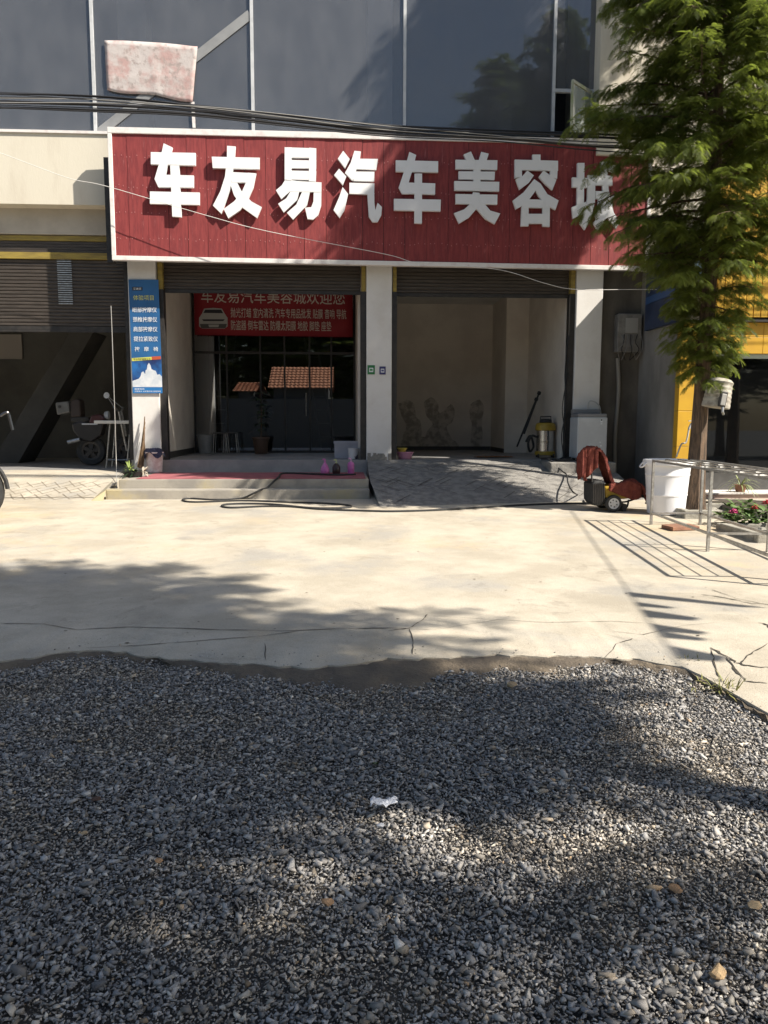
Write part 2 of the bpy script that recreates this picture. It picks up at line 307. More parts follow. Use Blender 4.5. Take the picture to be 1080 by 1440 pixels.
def gravel():
    protos = []
    for k in range(14):
        bm = bmesh.new(); n = random.randint(7, 9)
        for i in range(n):
            v = Vector((random.uniform(-1,1), random.uniform(-1,1), random.uniform(-1,1))); v = v/max(abs(v.x),abs(v.y),abs(v.z))*random.uniform(.75,1.1)
            bm.verts.new((v.x*.52*random.uniform(.8,1.2), v.y*.38, v.z*.22))
        r = bmesh.ops.convex_hull(bm, input=bm.verts); bmesh.ops.delete(bm, geom=[e for e in r['geom_interior'] if isinstance(e, bmesh.types.BMVert)], context='VERTS')
        bmesh.ops.triangulate(bm, faces=bm.faces); bm.verts.ensure_lookup_table(); bm.verts.index_update()
        protos.append((np.array([v.co[:] for v in bm.verts]), np.array([[v.index for v in f.verts] for f in bm.faces]))); bm.free()
    sp = .0094; X = []; Y = []
    for y in np.arange(1.42, 4.95, sp):
        half = .20+.53*max(y,1.2); a = np.arange(-half, half+.1, sp); X.append(a); Y.append(np.full(len(a), y))
    X = np.concatenate(X); Y = np.concatenate(Y); X = X+RNG.uniform(-.5,.5,len(X))*sp; Y = Y+RNG.uniform(-.5,.5,len(Y))*sp
    E_ = np.interp(X, [p.x for p in ep], [p.y for p in ep]); D = E_-Y
    zone = np.where((X > -.6) & (X < 2.2), 1, .4)*(1+.35*np.sin(X*6)+.25*np.sin(X*15+1))
    U_ = RNG.random(len(X)); keep = np.where(D < .004, (D > -.55) & (U_ < .035*np.exp(D/.13)), ~((D < .20*zone) & (U_ > .10+D/(.20*zone)*.8))); X, Y, D = X[keep], Y[keep], D[keep]; n = len(X)
    cols = np.array([(.25,.25,.252),(.19,.192,.20),(.31,.30,.29),(.22,.212,.205),(.36,.35,.33),(.15,.152,.16),(.28,.245,.20),(.44,.42,.39),(.33,.25,.17)])
    cw = np.array([.24,.22,.16,.14,.08,.1,.04,.014,.006]); cw /= cw.sum()
    ids = RNG.choice(len(cols), n, p=cw); S = np.clip(RNG.lognormal(math.log(.0120), .46, n), .005, .042); S = np.where(D < .12, S*.75, S); S = np.where(D < .004, S*.8, S)
    A = RNG.uniform(0, 2*pi, n); TX, TY = RNG.normal(0,.30,(2,n)); Z = SLOPE*Y-.047+.012*np.sin(X*2.1+Y)*np.sin(Y*1.7)+S*.17+RNG.uniform(0,.012,n); Z = np.where(D < .004, SLOPE*Y+S*.16, Z)
    PN_ = np.sin(X*3.1+1.3*np.sin(Y*2.2))*np.sin(Y*4.3+1.1*np.sin(X*1.9))*.5+np.sin(X*9.7+Y*5.1)*np.sin(Y*11.3-X*4)*.35; S = S*(1+.28*PN_); Z = Z+.008*PN_
    tint = cols[ids]*np.array([1.36,1.30,1.20])*(1-.16*PN_)[:,None]*np.stack([1+.05*(PN_ < -.2), np.ones(n), 1-.08*(PN_ < -.2)], 1)*RNG.uniform(.55,1.5,n)[:,None]; pid = RNG.integers(len(protos), size=n); V = []; F = []; C = []; off = 0
    for k in range(len(protos)):
        m_ = np.where(pid == k)[0]; pv, pf = protos[k]; q = pv[None]*S[m_][:,None,None]
        x, y, z = q[...,0], q[...,1], q[...,2]
        c, s_ = np.cos(TY[m_])[:,None], np.sin(TY[m_])[:,None]; x, z = c*x+s_*z, -s_*x+c*z
        c, s_ = np.cos(TX[m_])[:,None], np.sin(TX[m_])[:,None]; y, z = c*y-s_*z, s_*y+c*z
        c, s_ = np.cos(A[m_])[:,None], np.sin(A[m_])[:,None]; x, y = c*x-s_*y, s_*x+c*y
        q = np.stack([x+X[m_][:,None], y+Y[m_][:,None], z+Z[m_][:,None]], -1); V.append(q.reshape(-1,3))
        F.append((pf[None]+off+(np.arange(len(m_))*len(pv))[:,None,None]).reshape(-1,3)); off += len(m_)*len(pv)
        C.append(np.repeat(np.concatenate([tint[m_], np.ones((len(m_),1))], 1), len(pv), 0))
    V = np.concatenate(V); F = np.concatenate(F); C = np.concatenate(C)
    me = bpy.data.meshes.new('gravel'); me.vertices.add(len(V)); me.vertices.foreach_set('co', V.ravel())
    me.loops.add(F.size); me.loops.foreach_set('vertex_index', F.ravel().astype(np.int32)); me.polygons.add(len(F))
    me.polygons.foreach_set('loop_start', np.arange(0, F.size, 3, dtype=np.int32)); me.polygons.foreach_set('loop_total', np.full(len(F), 3, np.int32)); me.update(calc_edges=True)
    at_ = me.attributes.new('tint', 'FLOAT_COLOR', 'POINT'); at_.data.foreach_set('color', C.ravel())
    me.materials.append(mat('gravel_stone', (1,1,1), .8, (.82,.82,.84), 60, 4, attr='tint', bump=.25, bscale=250, bdist=.004))
    me.validate(); o = bpy.data.objects.new('gravel', me); COL.objects.link(o)
    setp(o, 'loose dark grey crushed stone gravel in the foreground', 'gravel', None, 'stuff')
gravel()

# ---- scored sloping pavement in front of the left unit
sm = MB(); XL, XR = -9.5, -3.80
prof = [(11.95,.238),(12.25,.262),(14.0,.50),(14.6,.55)]
sm.sheet([[(x, y, z) for x in np.linspace(XL, XR, 12)] for (y, z) in prof])
sm.add([(XR,11.95,.1),(XR,12.25,.1),(XR,14.0,.1),(XR,14.0,.5),(XR,12.25,.262),(XR,11.95,.238)], [(0,1,2,3,4,5)])
spv = sm.build('sloped_pavement', M_conc, tag=(None,None,None,'structure'))
def zs(y): return float(np.interp(y, [p[0] for p in prof], [p[1] for p in prof]))
gr = MB()
for x in np.arange(-9, -3.9, .21):
    for sg in (1,-1):
        for kk in range(3):
            y0 = 12.02+kk*.46+random.uniform(0,.1); y1 = y0+.34+random.uniform(0,.12); x0 = x+random.uniform(-.03,.03)+.1*kk; x1 = x0+sg*.24
            if max(x0,x1) > -3.86: continue
            wd = .006
            gr.add([(x0-wd,y0,zs(y0)+.004),(x0+wd,y0,zs(y0)+.004),(x1+wd,y1,zs(y1)+.004),(x1-wd,y1,zs(y1)+.004)], [(0,1,2,3)])
setp(gr.build('scored_groove', mat('groove', (.22,.18,.13), .95), spv), kind='stuff')
gx_ = MB(); gx_.sheet([[(x, 12.24+.02*sin(x*4)+d, zs(12.25)+.0045) for x in np.linspace(-9,-3.85,40)] for d in (0,.035)]); gx_.build('joint', M_crack, spv)

# ---- entrance steps
st = MB()
def stepblock(x0, x1, y0, y1, z0, z1): 
    b = MB(); b.box(x0, x1, y0, y1, z0, z1); return b
steps = thing('entrance_steps', 'low concrete entrance steps below the left shop opening', 'steps', (-1.6,12.2,.24))
stepblock(-3.62,.41,12.13,12.40,.10,.39).build('step', M_step, steps, bevel=.012)
stepblock(-3.50,.405,12.40,14.11,.10,.53).build('step', M_step, steps, bevel=.012)
k = MB(); k.prism([(-3.62,12.13,.10),(-3.62,12.13,.39),(-3.62,12.40,.39),(-3.62,12.40,.10)], (-.01,0,0)); 
k.add([(-3.80,11.95,.24),(-3.625,12.13,.385),(-3.625,12.62,.53),(-3.80,12.62,.31),(-3.625,11.98,.24)], [(0,4,1),(0,1,2,3)]); k.build('cheek', M_step, steps)
# red mat
mt = MB(); mt.sheet([[(x, y, .536+.003*sin(x*5)) for x in np.linspace(-3.25,.36,30)] for y in (12.44,12.9,13.5,13.95)])
mt.build('entrance_mat', mat('red_mat', (.38,.12,.13), .9, (.28,.085,.095), 5, 9, bump=.3, bscale=120), solid=.005, tag=('faded red runner mat lying along the upper step', 'mat'))

# ---- ramp
rp = MB(); nx = 26; ny = 26
def rz_(u, v):
    x = .43+u*(4.72-.43); yb = 11.15+(11.9-11.15)*u; y = yb+(14.105-yb)*v
    z0 = g(yb)-.01; z = z0+(.745-z0)*v**.9
    return Vector((x+(-.0 if v > .5 else .10*(1-v*2)*(1-u)), y, z+.006*sin(x*17+y*5)*sin(y*13)))
rows = [[rz_(i/nx, j/ny) for i in range(nx+1)] for j in range(ny+1)]
rp.sheet(rows); lw = [r[0] for r in rows]; rp.add(lw+[Vector((p.x,p.y,.05)) for p in (lw[-1], lw[0])], [tuple(range(len(lw)-1,-1,-1))+(len(lw)+1, len(lw))][:1])
rw = [r[-1] for r in rows]; rp.add(rw+[Vector((p.x,p.y,.05)) for p in (rw[-1], rw[0])], [tuple(range(len(rw)))+(len(rw), len(rw)+1)])
ramp = rp.build('ramp', M_ramp, smooth=True, tag=(None,None,None,'structure'))
gm2 = MB()
for k in range(34):
    for sg in (1,-1):
        u0 = random.random()*.95; v0 = random.uniform(.05,.8); a = rz_(u0, v0); b = rz_(min(max(u0+sg*.06,0),1), min(v0+.12,1))
        gm2.add([a+Vector((-.006,0,.008)), a+Vector((.006,0,.008)), b+Vector((.006,0,.008)), b+Vector((-.006,0,.008))], [(0,1,2,3)])
setp(gm2.build('scored_groove', M_crack, ramp), kind='stuff')
pf = MB(); pf.box(3.55,4.70,13.25,14.10,.30,.752); pf.build('landing', M_ramp, ramp, bevel=.02)
# rough mortar patches at the foot of the centre column

# ================================================================== SHOP BUILDING
B = thing('shop_building', 'cream two storey shop building with glazed upper floor and roller shutters', 'building', (0,14.5,.3))
def bpart(name, m, *boxes, bevel=0.0, parent=None, smooth=False):
    k = MB()
    for b in boxes: k.box(*b)
    return k.build(name, m, parent or B, bevel=bevel, smooth=smooth)
CX = [(-3.71,-3.23,.52), (.42,.87,.70), (4.17,4.65,.70)]
cols = [bpart('column', M_plaster, (a,b,14.11,14.56,z,4.30), bevel=.012) for a,b,z in CX]
# mortar splash at the column foot
k = MB()
for i in range(26):
    x = random.uniform(.43,.86); h = random.uniform(.02,.12); k.box(x-.03,x+.03,14.101-random.random()*.005,14.12,.70,.76+h)
k.build('mortar_splash', mat('mortar', (.28,.26,.23), .95, (.2,.19,.17), 20), cols[1])
bpart('floor_slab', M_floor, (-3.75,4.72,14.112,19.4,.40,.75))
bpart('floor_slab', M_floor, (-9.5,-3.752,14.55,19.4,.30,.552))
bpart('ceiling', M_ceil, (-9.5,5.40,14.6,19.4,4.22,4.40))
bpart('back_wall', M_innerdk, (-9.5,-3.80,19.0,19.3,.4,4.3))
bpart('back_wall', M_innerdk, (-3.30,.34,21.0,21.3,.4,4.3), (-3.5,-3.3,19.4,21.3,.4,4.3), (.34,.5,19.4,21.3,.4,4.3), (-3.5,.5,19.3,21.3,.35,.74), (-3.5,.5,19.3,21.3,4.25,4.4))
bw = bpart('back_wall', M_inner, (.62,3.62,19.0,19.3,.6,4.3))
bpart('party_wall', M_inner, (-3.76,-3.232,14.57,19.3,.4,4.3))
bpart('party_wall', M_inner, (.28,.62,14.57,19.3,.6,4.3))
bpart('side_wall', M_inner, (3.60,4.4,17.4,19.3,.6,4.3), (4.10,4.4,14.57,17.402,.6,4.3))
for b_ in [(-3.231,-3.215,14.6,17.2,.75,.87), (.63,3.58,18.985,19.0,.75,.84), (3.585,3.6,17.4,18.98,.75,.84)]: bpart('skirting', mat('dark_skirting', (.05,.045,.04), .5), b_)
bpart('end_wall', M_tan, (-9.75,-9.5,14.2,19.4,.0,11.0))
bpart('rear_wall', M_tan, (-9.75,8.2,21.3,21.6,.0,11.0))
bpart('roof', M_tan, (-9.75,5.45,14.0,21.6,10.9,11.15))
bpart('beam', M_tan, (-3.78,5.42,14.16,14.55,4.26,6.28))
bpart('beam', M_cream, (-9.75,-3.782,14.08,14.55,5.09,6.24))
bpart('window_sill', M_frame, (-9.75,4.38,14.05,14.4,6.242,6.285))
bpart('lintel', M_tan, (-9.75,-3.79,14.36,14.58,4.66,5.088))
bpart('pilaster', M_cream, (4.39,5.44,13.90,14.5,6.02,10.9), bevel=.01)
# dim recess wall right of the right column, up to the neighbour
bpart('recess_wall', mat('shaded_recess_wall', (.16,.145,.125), .9, (.09,.08,.07), 1.6, 9, stretch=(1,1,.5), lo=.35, hi=.65), (4.652,5.60,14.34,14.55,.0,4.26))  # dark mottled colour carries the shade that fills this recess
# roller shutters
def shutter(x0, x1, z0, z1, y, m, name='roller_shutter', bands=None):
    t = MB(); n = int((z1-z0)/.058); 
    for i in range(n):
        a = z0+i*(z1-z0)/n; b = z0+(i+1)*(z1-z0)/n; c = (b-a)
        t.add([(x0,y,a+.003),(x0,y-.014,a+c*.25),(x0,y-.014,a+c*.75),(x0,y,b-.003),(x1,y,a+.003),(x1,y-.014,a+c*.25),(x1,y-.014,a+c*.75),(x1,y,b-.003)], [(0,4,5,1),(1,5,6,2),(2,6,7,3)])
        t.add([(x0,y,b-.003),(x1,y,b-.003),(x1,y,b+.003),(x0,y,b+.003)], [(0,1,2,3)])
    o = t.build(name, m, B)
    r = MB(); r.box(x0, x1, y-.022, y+.012, z0-.06, z0); r.build('bottom_rail', M_black, o); return o
s1 = shutter(-3.13,.32,3.74,4.28,14.30,M_darkmetal)
s2 = shutter(.96,4.07,3.72,4.28,14.30,M_darkmetal)
s3 = shutter(-9.4,-3.76,3.10,4.25,14.44,M_darkmetal)
ytop = MB()
for (a, b, dy) in [(4.25,4.36,.02),(4.56,4.645,.01)]: ytop.box(-9.4,-3.77,14.40-dy,14.44,a,b)
ytop.build('yellow_slat', M_yellowst, s3)
d = MB()
for i in range(4): d.box(-9.4,-3.77,14.41,14.43,4.362+i*.049,4.405+i*.049)
d.build('upper_slat', M_darkmetal, s3)
v = MB(); c0 = at(80,362,14.42); c1 = at(103,428,14.42)
for i in range(22): zz = c1.z+(c0.z-c1.z)*i/21; v.box(c0.x, c1.x, 14.405, 14.424, zz, zz+.018)
v.build('louvre', M_steel, s3)
bpart('bottom_rail', M_black, (-9.4,-3.76,14.42,14.45,3.0,3.098), parent=s3)
for x0, x1 in [(-3.228,-3.12),(.315,.418),(.872,.965),(4.065,4.168)]:
    o = bpart('shutter_guide', M_black, (x0,x1,14.17,14.34,.75,3.72))
    bpart('guide_head', M_yellowst, (x0+.02,x1-.01,14.165,14.33,3.722,4.25), parent=o)
bpart('shutter_guide', M_black, (-3.80,-3.712,14.20,14.46,.55,4.2))

# upper glazing
M_gl = glassmat('tinted_glass', .03, (.88,.89,.92), .24, (.34,.35,.375), .015)
MX = [-9.5,-6.80,-4.18,-1.52,1.08,3.68]
ZT = at(800,128,14.2).z
for i, x in enumerate(MX): bpart('mullion', M_alu, (x-.025,x+.025,14.17,14.26,6.286,10.9))
for i in range(len(MX)-1):
    a, b = MX[i]+.026, MX[i+1]-.026
    wv = MB(); wv.box(a, b, 14.205, 14.215, 6.286, 10.88); wv.build('window_pane', M_gl, B)
wv = MB(); wv.box(3.706,4.388,14.205,14.215,ZT+.03,10.88); wv.build('window_pane', M_gl, B)
bpart('transom', M_alu, (3.706,4.388,14.18,14.25,ZT-.025,ZT+.028))
fe = at(805,115,13.72); he = Vector((4.34,14.17,0)); fx = Vector((fe.x, 13.72, 0))
z0, z1 = 6.31, ZT-.03
cas = MB(); cas.prism([(he.x,he.y,z0+.04),(fx.x,fx.y,z0+.04),(fx.x,fx.y,z1-.04),(he.x,he.y,z1-.04)], (.008,.004,0)); co = cas.build('casement', glassmat('casement_glass', .3, (.75,.85,.82), .35, (.55,.6,.57)), B)
k = MB()
for a, b in [((he.x,he.y,z0),(fx.x,fx.y,z0)),((he.x,he.y,z1),(fx.x,fx.y,z1)),((he.x,he.y,z0),(he.x,he.y,z1)),((fx.x,fx.y,z0),(fx.x,fx.y,z1))]: k.bar(a, b, .035, .05)
k.build('casement_frame', mat('greenish_alu', (.36,.40,.22), .5, (.5,.5,.42), 6), co)
# upper room
bpart('upper_floor', M_ceil, (-9.5,5.3,14.58,21.3,6.05,6.28))
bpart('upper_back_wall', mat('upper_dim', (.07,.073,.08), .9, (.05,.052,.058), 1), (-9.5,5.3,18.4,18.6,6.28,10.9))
bpart('upper_side_wall', M_tan, (5.05,5.3,14.52,18.4,6.28,10.9))
for px0, px1 in ((166,206),(517,552)):
    a = at(px0,60,14.9); b = at(px1,60,14.9); bpart('inner_column', M_tan, (a.x,b.x,14.9,15.3,6.28,10.9))
k = MB(); p0 = at(139,187,14.19); p1 = at(352,20,14.19); k.bar(p0, p1, .15, .014, (0,1,0)); k.build('brace', mat('brace_dimmed', (.27,.275,.28), .7, (.22,.225,.23), 4), B)  # greyed to look dimmed by the glass, though set outside it
# stair in the left unit
k = MB(); a = at(22,650,17.2); b = at(132,470,17.2)
k.prism([(a.x-.3,16.7,.556),(a.x+.25,16.7,.556),(b.x+.15,16.7,b.z),(b.x-.25,16.7,b.z+.1)], (0,.9,0))
k.build('stair', mat('stair_dark', (.055,.054,.05), .8, (.04,.04,.038), 3), B)
# dark wall stains low on the rear wall of the right bay
M_st = mat('wall_stain', (.34,.30,.25), .95, (.58,.52,.45), 6, 9, lo=.4, hi=.6)
stains = [[(560,572),(572,566),(582,572),(585,590),(592,600),(590,632),(572,634),(566,618),(572,604),(565,590)],
          [(596,570),(606,562),(616,572),(617,584),(624,582),(634,572),(640,582),(636,598),(628,604),(634,618),(638,634),(598,634),(600,612),(608,600),(600,588)],
          [(662,572),(672,566),(680,574),(678,602),(676,634),(662,634),(664,606),(660,588)], [(566,640),(566,622),(600,618),(640,624),(640,640)]]
for i, s_ in enumerate(stains):
    sm_ = smoothpath([at(x, y-4, 18.995-.002*i) for x, y in s_]+[at(s_[0][0], s_[0][1]-4, 18.995-.002*i)], 3)[:-1]
    pts = [p+Vector((random.gauss(0,.008),0,random.gauss(0,.008))) for p in sm_]
    k = MB(); k.add(pts, [tuple(range(len(pts)))]); k.build('wall_stain', M_st, bw)

# glass partition in the left bay
M_gd = glassmat('shopfront_glass', .15, (.5,.5,.5), .02, (.25,.25,.25), .004)
PX = [-3.20,-2.5,-1.78,-1.26,-.72,-.25,.25]
gpn = MB()
for x in PX: gpn.box(x-.018,x+.018,17.28,17.33,.75,4.2)
gpn.box(-3.2,.25,17.282,17.328,2.88,2.93); gpn.box(-3.2,.25,17.282,17.328,.752,.80)
gpf = gpn.build('glass_partition', M_black, B)
for i in range(len(PX)-1):
    k = MB(); k.box(PX[i]+.02, PX[i+1]-.02, 17.302, 17.308, .80, 4.18); k.build('partition_pane', M_gd, gpf)
k = MB(); k.tube([(-.80,17.25,1.55),(-.80,17.25,2.05)], .012); k.build('door_handle', M_steel, gpf)

# ================================================================== SHOP SIGN
SA = Vector((-4.0,13.70,0)); SB = Vector((5.35,14.00,0)); SU = (SB-SA).normalized(); SN = Vector((SU.y,-SU.x,0))
def sp(px, py, off=0.0):
    d = ray(px, py); p0 = SA+SN*off; t = (p0-CC).dot(SN)/d.dot(SN); return CC+d*t
TL, TR, BL, BR = sp(151,179), sp(912,197), sp(158,366), sp(911,381)
zt0, zt1, zb0, zb1 = TL.z, TR.z, BL.z, BR.z
ua, ub = (BL-SA).dot(SU), (BR-SA).dot(SU)
def sw(u, w_, off): # u along, w_ 0..1 bottom->top
    s = (u-ua)/(ub-ua); z = (zb0+(zb1-zb0)*s)*(1-w_)+(zt0+(zt1-zt0)*s)*w_
    p = SA+SU*u+SN*off; return Vector((p.x, p.y, z))
sign = thing('shop_sign', 'long dark red plank shop sign with big white characters above both openings', 'sign', (SA.lerp(SB,.5).x, 13.9, zb0))
k = MB(); k.prism([sw(ua,0.01,-.012), sw(ub,0.01,-.012), sw(ub,.99,-.012), sw(ua,.99,-.012)], -SN*.09); k.build('backing', M_black, sign)
NPL = 27; u = ua; ws = [random.uniform(.85,1.15) for _ in range(NPL)]; tot = sum(ws)
for i in range(NPL):
    wd = ws[i]/tot*(ub-ua); o1 = random.gauss(0,.0025); o2 = random.gauss(0,.0025); gap = random.choice([.0012,.002,.004])
    q = [sw(u+gap,0.012,o1), sw(u+wd-gap,0.012,o2), sw(u+wd-gap,.988,o2), sw(u+gap,.988,o1)]
    k = MB(); k.prism(q, -SN*.012); k.build('board', M_red, sign); u += wd
k = MB() # nail heads / dents in rows
for w_ in (.17,.37,.56,.79):
    uu = ua+.1
    while uu < ub-.05:
        p = sw(uu, w_+random.gauss(0,.006), .004); a = .007; k.add([p+SU*a*cos(t)+Vector((0,0,1))*a*1.6*sin(t)+SN*.0015 for t in np.linspace(0,5.24,6)], [(0,1,2,3,4,5)]); uu += random.uniform(.045,.13)
setp(k.build('nail', mat('nail_head', (.42,.17,.16), .5), sign), kind='stuff')
for (a, b, c, d_) in [(ua,ub,.955,1.0),(ua,ub,0,.035)]:
    k = MB(); k.prism([sw(a,c,.028), sw(b,c,.028), sw(b,d_,.028), sw(a,d_,.028)], -SN*.10); k.build('frame_bar', M_frame, sign, bevel=.006)
for (a, b) in [(ua-.002,ua+.065),(ub-.065,ub+.002)]:
    k = MB(); k.prism([sw(a,.0355,.026), sw(b,.0355,.026), sw(b,.9545,.026), sw(a,.9545,.026)], -SN*.10); k.build('frame_bar', M_frame, sign, bevel=.006)
k = MB(); k.prism([sw(ua-.105,-.01,-.08), sw(ua-.004,-.01,-.08), sw(ua-.004,.79,-.08), sw(ua-.105,.79,-.08)], -SN*.16); k.build('dark_side_strip', M_black, sign)  # dark upright strip just left of the sign frame
# the characters, stroke by stroke
def cr(ox, oy): return lambda x, y: (ox+x/5.684, oy+y/5.684)
A_, B_, C_, D_ = cr(190,190), cr(370,190), cr(540,195), cr(710,200)
CH = [
 (A_, [[(125,135),(483,142),(483,242),(125,232)],[(228,65),(298,98),(262,232),(243,318),(243,415),(185,415),(155,350),(190,232)],[(230,316),(468,322),(468,418),(185,415)],[(280,240),(352,240),(370,655),(297,650)],[(118,450),(515,458),(515,558),(118,548)]]),
 (A_, [[(612,172),(995,180),(995,272),(620,262)],[(735,85),(803,90),(795,200),(780,300),(757,440),(690,628),(622,562),(680,450),(718,330),(733,200)],[(775,295),(968,305),(940,378),(770,378)],[(900,300),(968,305),(945,420),(900,520),(840,600),(745,665),(708,590),(790,530),(850,460),(885,380)],[(755,375),(815,378),(850,445),(930,530),(1012,575),(975,662),(860,580),(790,480)]]),
 (B_, [[(172,97),(228,97),(228,362),(172,355)],[(368,100),(425,105),(422,372),(365,368)],[(172,97),(425,105),(425,182),(172,178)],[(172,197),(425,202),(425,266),(172,262)],[(172,282),(425,287),(422,360),(172,352)],[(200,362),(467,378),(465,455),(190,450)],[(180,350),(262,365),(222,445),(145,510),(103,440),(150,400)],[(225,440),(290,450),(270,520),(165,618),(120,548),(185,505)],[(315,445),(375,453),(350,560),(240,675),(190,620),(265,555)],[(405,430),(467,378),(465,560),(440,640),(400,675),(355,670),(335,580),(385,575),(402,530)]]),
 (B_, [[(640,125),(692,190),(655,262),(597,188)],[(607,268),(665,330),(637,398),(568,318)],[(635,415),(680,470),(650,600),(612,662),(563,598),(610,490)],[(730,125),(782,130),(775,190),(715,365),(655,300),(700,220)],[(755,188),(918,190),(905,278),(735,270)],[(722,290),(890,292),(888,370),(722,365)],[(690,380),(890,385),(888,475),(690,468)],[(832,440),(888,440),(890,540),(897,600),(915,540),(950,575),(945,640),(915,695),(875,695),(845,650)]]),
 (C_, [[(95,172),(433,180),(433,268),(95,262)],[(203,105),(258,130),(222,270),(198,350),(200,440),(145,440),(118,388),(160,262)],[(180,350),(410,357),(408,445),(145,437)],[(245,278),(305,278),(303,678),(243,675)],[(80,480),(455,487),(452,580),(80,572)]]),
 (C_, [[(638,125),(695,102),(728,175),(660,175)],[(778,105),(838,120),(820,175),(758,175)],[(573,168),(907,172),(905,248),(573,242)],[(597,260),(887,263),(884,328),(597,322)],[(563,338),(922,345),(920,420),(563,412)],[(715,235),(772,235),(772,350),(715,350)],[(573,442),(907,447),(905,525),(573,520)],[(712,428),(765,432),(760,510),(740,560),(680,630),(600,678),(560,595),(640,565),(700,510)],[(735,500),(800,515),(850,575),(930,598),(885,682),(810,640),(740,560)]]),
 (D_, [[(222,98),(285,98),(285,150),(222,148)],[(80,138),(425,148),(425,228),(80,218)],[(80,138),(135,140),(137,275),(80,285)],[(365,150),(425,150),(418,290),(362,280)],[(180,225),(232,265),(195,320),(118,378),(88,295),(140,270)],[(310,225),(360,262),(412,300),(380,382),(320,330),(272,275)],[(235,295),(280,330),(230,410),(170,490),(88,535),(65,465),(150,400)],[(235,295),(285,330),(340,415),(430,465),(405,540),(330,500),(270,430),(240,370)],[(140,455),(358,460),(358,525),(140,520)],[(135,500),(190,500),(190,670),(128,670)],[(302,500),(360,500),(358,675),(302,672)],[(150,572),(350,572),(350,650),(150,650)]]),
 (D_, [[(582,165),(637,165),(632,500),(577,500)],[(540,280),(660,285),(658,362),(540,358)],[(537,518),(650,475),(650,560),(545,610)],[(665,265),(725,268),(720,480),(690,600),(640,700),(600,645),(640,560),(660,450)],[(665,262),(860,268),(860,345),(665,340)],[(725,390),(800,392),(795,540),(770,610),(735,625),(720,560),(745,560),(748,450),(725,450)],[(765,155),(815,155),(830,380),(870,560),(920,640),(890,690),(830,610),(790,450)],[(820,430),(880,430),(830,590),(745,705),(708,645),(780,560)],[(835,165),(905,190),(890,250),(830,225)]]),
]
for f_, strokes in CH:
    k = MB()
    for j, s_ in enumerate(strokes):
        off = .092-.0009*j
        k.prism([sp(*f_(*p), off) for p in s_], -SN*(.058-.0007*j))
    k.build('character', M_white, sign)

# ================================================================== TEXT HELPER
def text(name, s_, O, U, V, w_, h_, m, parent, tag=None):
    """flat lettering filling a w_ x h_ box at O, right U, up V"""
    cu = bpy.data.curves.new(name, 'FONT'); cu.body = s_; cu.resolution_u = 2; cu.offset = .003
    o = bpy.data.objects.new(name+'_tmp', cu); COL.objects.link(o)
    dg = bpy.context.evaluated_depsgraph_get(); me = bpy.data.meshes.new_from_object(o.evaluated_get(dg))
    bpy.data.objects.remove(o); co_ = np.array([v.co[:] for v in me.vertices])
    if len(co_) == 0: return None
    mn, mx = co_.min(0), co_.max(0); O = Vector(O); o0 = ORG.get(parent.name, Vector((0,0,0)))
    for v_ in me.vertices:
        a = (v_.co.x-mn[0])/(mx[0]-mn[0])*w_; b = (v_.co.y-mn[1])/max(mx[1]-mn[1],1e-6)*h_
        v_.co = O+U*a+V*b-o0
    me.materials.clear(); me.materials.append(m); t = bpy.data.objects.new(name, me); COL.objects.link(t); t.parent = parent; ORG[t.name] = o0
    return t
M_pw = mat('print_white', (.72,.74,.76), .6); M_py = mat('print_yellow', (.62,.62,.18), .6); M_pk = mat('print_black', (.02,.022,.03), .6)
# ---- blue poster on the left column
p00, p10, p01, p11 = at(187,553,14.085), at(228.5,553,14.085), at(180.5,393,14.085), at(222,393,14.085)
PU = (p10-p00); PV = (p01-p00); pw, ph = PU.length, PV.length; PU.normalize(); PV.normalize(); PN = Vector((0,-1,0))
poster = thing('poster', 'tall blue printed poster on the left column listing massage devices', 'poster', p00)
k = MB(); k.prism([p00, p00+PU*pw, p00+PU*pw+PV*ph, p00+PV*ph], (0,.008,0)); k.build('sheet', mat('poster_blue', (.018,.095,.24), .5, (.022,.12,.30), 2), poster)
def pp(u, v_, o=.004): return p00+PU*(u*pw)+PV*(v_*ph)+PN*o
def prect(name, m, u0, u1, v0, v1, o=.004, par=None, skew=0):
    k = MB(); k.prism([pp(u0,v0,o), pp(u1,v0+skew,o), pp(u1,v1+skew,o), pp(u0,v1,o)], (0,.002,0)); return k.build(name, m, par or poster)
def ptext(s_, u0, u1, v0, v1, m): return text('lettering', s_, pp(u0,v0,.007), PU, PV, (u1-u0)*pw, (v1-v0)*ph, m, poster)
prect('logo_box', M_pk, .12,.46,.905,.935)
ptext('艾美家', .15,.43,.910,.930, M_pw)
ptext('体验项目', .14,.82,.82,.865, M_py)
for i, s_ in enumerate(['眼部按摩仪','颈椎按摩仪','肩部按摩仪','提拉紧致仪']):
    ptext(s_, .10,.91,.715-i*.085,.76-i*.085, M_pw)
ptext('按   摩   椅', .12,.91,.373,.413, M_pw)
prect('picture', mat('poster_navy', (.012,.02,.09), .5, (.02,.14,.40), 2.5), 0.0,1.0,.055,.30, .003)
prect('yellow_strip', mat('poster_lime', (.55,.55,.10), .6), 0.01,.68,.285,.312, .006, None, .012)
prect('red_strip', mat('poster_orange', (.45,.08,.03), .6), .68,.99,.297,.325, .006, None, .006)
ptext('专业呵护健康生活', .06,.64,.293,.312, M_pk)
fig = [(0,.055),(1,.055),(1,.15),(.93,.17),(.85,.165),(.80,.20),(.74,.205),(.66,.215),(.63,.25),(.58,.27),(.53,.25),(.50,.21),(.46,.205),(.44,.17),(.38,.195),(.32,.185),(.28,.15),(.22,.13),(.12,.12),(0,.11)]
k = MB(); k.prism([pp(a,b,.006) for a,b in fig], (0,.002,0)); k.build('figure_print', mat('poster_white', (.66,.68,.70), .6, (.5,.55,.6), 8), poster)
